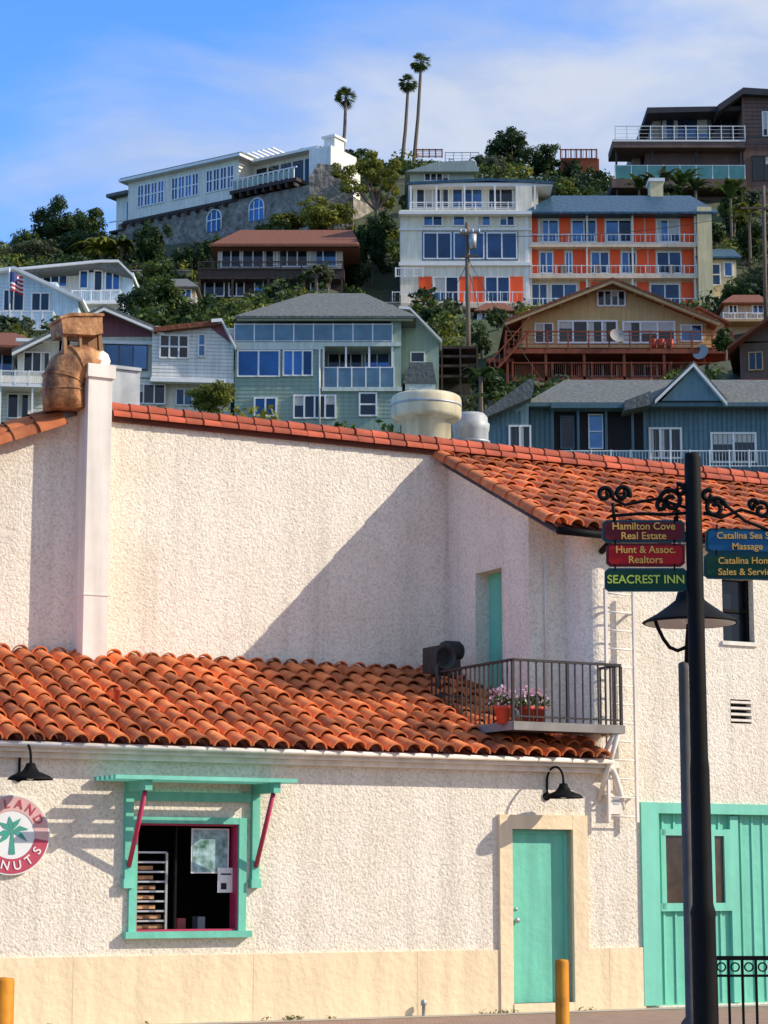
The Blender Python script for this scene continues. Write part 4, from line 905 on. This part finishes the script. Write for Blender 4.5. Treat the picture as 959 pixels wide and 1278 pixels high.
# ================= VEGETATION
LM_={'dark':leafmat('foliage_dark',(.010,.024,.006),(.06,.105,.024)),'mid':leafmat('foliage_mid',(.018,.04,.008),(.12,.17,.032)),
 'yel':leafmat('foliage_yellow_green',(.05,.07,.008),(.30,.30,.04)),'gry':leafmat('foliage_grey_green',(.028,.04,.02),(.15,.17,.085)),
 'wall':leafmat('foliage_weed',(.05,.06,.02),(.2,.2,.08))}
BARK=mat('bark',(.16,.12,.085),.9,.3,4,bump=.4,bscale=8)
def leafquads(blobs,n,size):
    ws=np.array([b[3]*b[5] for b in blobs]); ws=ws/ws.sum(); out=[]
    for b,wt in zip(blobs,ws):
        cn=max(20,int(n*wt)); c0=np.array(b[:3]); r=np.array(b[3:6]); m=int(rng.integers(9,15))
        d=rng.normal(size=(m,3)); d/=np.linalg.norm(d,axis=1)[:,None]; cc=d*rng.uniform(.5,.95,(m,1))
        idx=rng.integers(0,m,cn); g=rng.normal(size=(cn,3)); gl=np.linalg.norm(g,axis=1)[:,None]; g=g/gl*np.minimum(gl,1.8)*.19
        p=c0+(cc[idx]+g)*r
        nn=g/.19*.7+d[idx]*.4+rng.normal(size=(cn,3))*.7+np.array([0,0,.3]); nn/=np.linalg.norm(nn,axis=1)[:,None]
        t=np.cross(nn,rng.normal(size=(cn,3))); t/=np.linalg.norm(t,axis=1)[:,None]+1e-9; q=np.cross(nn,t)
        s=(size*rng.uniform(.5,1.25,(cn,1)))
        out.append(np.stack([p-t*s,p-q*s*.6,p+t*s,p+q*s*.6],1))
    return np.concatenate(out)
def quadobj(name,Q,m,origin,extra=None):
    n=len(Q); V=(Q-np.array(origin)).reshape(-1,3)
    F=np.arange(n*4).reshape(n,4)
    if extra:
        ev,ef=extra; ev=np.array([[*v] for v in ev])-np.array(origin); base=len(V); V=np.concatenate([V,ev]); fl=F.tolist()+[tuple(i+base for i in f) for f in ef]
    else: fl=F.tolist()
    me=bpy.data.meshes.new(name); me.from_pydata(V.tolist(),[],fl); me.materials.append(m); me.materials.append(BARK)
    mi=np.zeros(len(fl),int); mi[n:]=1; me.polygons.foreach_set('material_index',mi)
    o=bpy.data.objects.new(name,me); o.location=origin; S.collection.objects.link(o); return o
def tree(name,x,y,Y,w,h,kind='mid',dens=1.,nb=7,leaf=3.0,spread=.5):
    k=Y/FP; c0=at(x,y,Y); rx,rz_=w*k/2,h*k/2; blobs=[]
    for i in range(nb):
        a=random.uniform(0,6.28); q=random.uniform(.25,1.)*spread
        s=random.uniform(.42,.62)
        blobs.append((c0.x+rx*q*math.cos(a)*1.1,c0.y+rx*random.uniform(-.5,.5),c0.z+rz_*q*math.sin(a)*1.1,rx*s,rx*s,rz_*s))
    Q=leafquads(blobs,int(w*h*1.7*dens),leaf*k*.62)
    gz=T1(c0.x,c0.y)-.4; ev,ef=[],[]
    base=Vector((c0.x,c0.y,min(gz,c0.z-rz_*.7)))
    tr=max(.1,rx*.07); V_,F_=tubegeo([base,base+(c0-base)*.45+Vector((rx*.08,0,0)),c0],tr,7,tr*.45); ev+=V_; ef+=F_
    for b in blobs:
        p=Vector(b[:3]); st_=base+(c0-base)*random.uniform(.45,.85); V_,F_=tubegeo([st_,(st_+p)/2+Vector((0,0,rz_*.08)),p],tr*.45,5,tr*.12); ef+=[tuple(i+len(ev) for i in f) for f in F_]; ev+=V_
    return quadobj(name,Q,LM_[kind],tuple(base),(ev,ef))
for a in TREES: tree(*a)
k=174/FP; blobs=[]
for (x,y,w,h) in ((430,212,40,26),(452,203,46,28),(480,210,44,28),(492,230,34,26),(444,232,40,22),(470,236,40,26),(462,218,40,24),(485,250,28,22)):
    p=at(x,y,174+random.uniform(-1,1)); blobs.append((p.x,p.y,p.z,w*k/2,w*k/2,h*k/2))
Q=leafquads(blobs,8500,3.0*k*.62); base=at(470,292,174); ev,ef=[],[]
for b in blobs:
    p=Vector(b[:3]); V_,F_=tubegeo([base,base+Vector((0,0,2)),(base+p)/2+Vector((0,0,.8)),p],.2,6,.06); ef+=[tuple(i+len(ev) for i in f) for f in F_]; ev+=V_
quadobj('umbrella_tree',Q,LM_['yel'],tuple(base),(ev,ef))
Qs={kd:[] for kd in ('dark','mid','gry','yel')}
cnt=0
for i in range(8000):
    Y=random.uniform(106,214); X=random.uniform(-.2,.2)*Y; ok=True
    for (ff,a,b,n0,n1) in FOOT:
        d_=Vector((X,Y,0))-ff.O; s_=d_.dot(ff.sd); n_=d_.dot(ff.nd)
        if a-1.2<s_<b+1.2 and n1-1<n_<n0+8.0: ok=False;break
    if not ok: continue
    z=T1(X,Y); r=random.uniform(.7,1.8); kd=random.choice(('dark','dark','mid','mid','gry','yel'))
    Qs[kd].append(leafquads([(X,Y,z+r*.4,r,r,r*.75)],int(120*r),.21)); cnt+=1
    if cnt>850: break
for kd,ql in Qs.items():
    if ql: quadobj('hillside_shrubs',np.concatenate(ql),LM_[kd],(0,140,0))
def palm(x,yc,xb,yb,Y,w,name='fan_palm_tree'):
    k=Y/FP; top=at(x,yc,Y); bot=at(xb,yb,Y); gz=T1(bot.x,bot.y); bot2=Vector((bot.x,bot.y,min(bot.z,gz)-.5))
    mid=(top+bot2)/2+Vector((w*k*.04,0,0)); ev,ef=tubegeo([bot2,mid,top],.21,8,.14); Q=[]
    R=w*k/2
    for i in range(54):
        a=random.uniform(0,6.28); el=random.uniform(-1.1,1.3); d=Vector((math.cos(a)*math.cos(el),math.sin(a)*math.cos(el),math.sin(el)))
        L_=R*random.uniform(.55,.75); e=top+d*L_-Vector((0,0,.12*L_)); up=d.cross(Vector((0,0,1))).normalized() if abs(d.z)<.98 else Vector((1,0,0)); vv=d.cross(up)
        Q.append([top,top+d*L_*.5+up*.03,e,top+d*L_*.5-up*.03])
        for j in range(9):
            t=(j-4)/4*1.1; dd=(d*math.cos(t)+up*math.sin(t)).normalized(); s0=top+d*L_*.55; l2=R*.6; pe=s0+dd*l2-Vector((0,0,.25*l2)); wv=vv*.03+up*.05*math.cos(t)
            Q.append([s0,(s0+pe)/2+wv,pe,(s0+pe)/2-wv])
    quadobj(name,np.array([[[*v] for v in q] for q in Q]),LM_['mid'],tuple(bot2),(ev,ef))
palm(432,121,426,186,212,36); palm(510,103,500,196,212,31); palm(526,77,515,196,214,33)
def frondplant(name,x,y,Y,R,n=16,kind='mid',h=1.):
    c0=at(x,y,Y); Q=[]; gz=T1(c0.x,c0.y)-.3; base=Vector((c0.x,c0.y,min(gz,c0.z-.5)))
    for i in range(n):
        a=random.uniform(0,6.28); L_=R*random.uniform(.8,1.2); out=Vector((math.cos(a),math.sin(a),0)); side=Vector((-math.sin(a),math.cos(a),0)); prev=None
        for j in range(7):
            t=j/6; p=c0+out*(L_*t)+Vector((0,0,L_*(h*1.3*t-1.3*t*t))); w_=R*.13*math.sin(math.pi*min(.95,t*.9+.1)); cur=(p-side*w_-Vector((0,0,w_*.5)),p+side*w_-Vector((0,0,w_*.5)))
            if prev: Q.append([prev[0],prev[1],cur[1],cur[0]])
            prev=cur
    ev,ef=tubegeo([base,c0],.14,6,.1); quadobj(name,np.array([[[*v] for v in q] for q in Q]),LM_[kind],tuple(base),(ev,ef))
for a in (('banana_plant',798,238,184,1.7,18,'mid',1.4),('banana_plant',824,236,183,1.8,18,'gry',1.5),('banana_plant',850,236,184,1.9,20,'mid',1.5),('banana_plant',868,238,182,1.6,16,'dark',1.3),('banana_plant',912,248,176,1.9,18,'mid',1.4),
 ('palm_shrub',128,314,178,2.5,24,'yel'),('palm_shrub',152,308,178,2.0,20,'mid'),('palm_shrub',600,470,110,1.3,16,'dark'),('palm_shrub',612,500,108,1.1,16,'mid'),('palm_shrub',395,342,150,1.3,16,'gry'),('palm_shrub',935,268,170,2.,18,'yel')): frondplant(*a)
ql=[]
for x in list(range(352,372,3))+list(range(600,640,6))+[330,410,720,735,60,180]:
    s_=W.sz(x,1262)[0]; p=W.w(s_,.07+random.uniform(0,.05),.02); ql.append(leafquads([(p.x,p.y,p.z,.06,.06,.035)],20,.014))
quadobj('wall_base_weeds',np.concatenate(ql),LM_['wall'],tuple(W.w(0,0,0)))

# ================= LIGHT, SKY, CAMERA
sun=(W.sd*1.55+W.nd*1.05+Vector((0,0,1.15))).normalized()
el=math.asin(sun.z); az=math.atan2(sun.x,sun.y)
ld=bpy.data.lights.new('sun','SUN'); ld.energy=5.0; ld.angle=math.radians(.5); ld.color=(1,.92,.79)
lo=bpy.data.objects.new('sun',ld); lo.rotation_euler=sun.to_track_quat('Z','Y').to_euler(); lo.location=(30,-10,40); S.collection.objects.link(lo)
w=bpy.data.worlds.new('World'); S.world=w; w.use_nodes=True; N=w.node_tree.nodes; L=w.node_tree.links
bg=N['Background']; bg.inputs[1].default_value=.128
sk=N.new('ShaderNodeTexSky'); sk.sky_type='NISHITA'; sk.sun_disc=False; sk.sun_elevation=el; sk.sun_rotation=az; sk.air_density=1.; sk.dust_density=.5; sk.ozone_density=2.
tc=N.new('ShaderNodeTexCoord'); mp=N.new('ShaderNodeMapping'); mp.inputs['Scale'].default_value=(1,1,2.2); mp.inputs['Rotation'].default_value=(0,.35,0); L.new(tc.outputs['Generated'],mp.inputs[0])
no=N.new('ShaderNodeTexNoise'); no.inputs['Scale'].default_value=5; no.inputs['Detail'].default_value=9; no.inputs['Roughness'].default_value=.55; no.inputs['Distortion'].default_value=.4
L.new(mp.outputs[0],no.inputs['Vector'])
n2=N.new('ShaderNodeTexNoise'); n2.inputs['Scale'].default_value=11; n2.inputs['Detail'].default_value=7; n2.inputs['Roughness'].default_value=.55; n2.inputs['Distortion'].default_value=.3
L.new(mp.outputs[0],n2.inputs['Vector'])
sp=N.new('ShaderNodeSeparateXYZ'); L.new(tc.outputs['Generated'],sp.inputs[0])
a1=N.new('ShaderNodeMath'); a1.operation='MULTIPLY_ADD'; a1.inputs[1].default_value=1.3; L.new(sp.outputs[0],a1.inputs[0]); L.new(no.outputs['Fac'],a1.inputs[2])
mr=N.new('ShaderNodeMapRange'); mr.interpolation_type='SMOOTHSTEP'; mr.inputs[1].default_value=.30; mr.inputs[2].default_value=.62; mr.inputs[4].default_value=.93; L.new(a1.outputs[0],mr.inputs[0])
ti=N.new('ShaderNodeMixRGB'); ti.blend_type='MULTIPLY'; ti.inputs[0].default_value=1; ti.inputs[2].default_value=(.85,1.5,2.35,1); L.new(sk.outputs[0],ti.inputs[1])
cm=N.new('ShaderNodeMapRange'); cm.interpolation_type='SMOOTHSTEP'; cm.inputs[1].default_value=.36; cm.inputs[2].default_value=.66; L.new(n2.outputs['Fac'],cm.inputs[0])
cc=N.new('ShaderNodeMixRGB'); cc.inputs[1].default_value=(3.9,4.7,6.4,1); cc.inputs[2].default_value=(5.4,5.8,6.6,1); L.new(cm.outputs[0],cc.inputs[0])
mx=N.new('ShaderNodeMixRGB'); L.new(cc.outputs[0],mx.inputs[2]); L.new(mr.outputs[0],mx.inputs[0]); L.new(ti.outputs[0],mx.inputs[1]); L.new(mx.outputs[0],bg.inputs[0])
cd=bpy.data.cameras.new('camera'); cd.sensor_fit='VERTICAL'; cd.sensor_height=36; cd.sensor_width=27; cd.lens=FP*36/1278; cd.clip_end=9000; cd.clip_start=.2
co=bpy.data.objects.new('camera',cd); co.location=CAM; co.rotation_euler=(math.pi/2+TH,0,0); S.collection.objects.link(co); S.camera=co
S.view_settings.view_transform='Standard'; S.view_settings.look='None'; S.view_settings.exposure=0
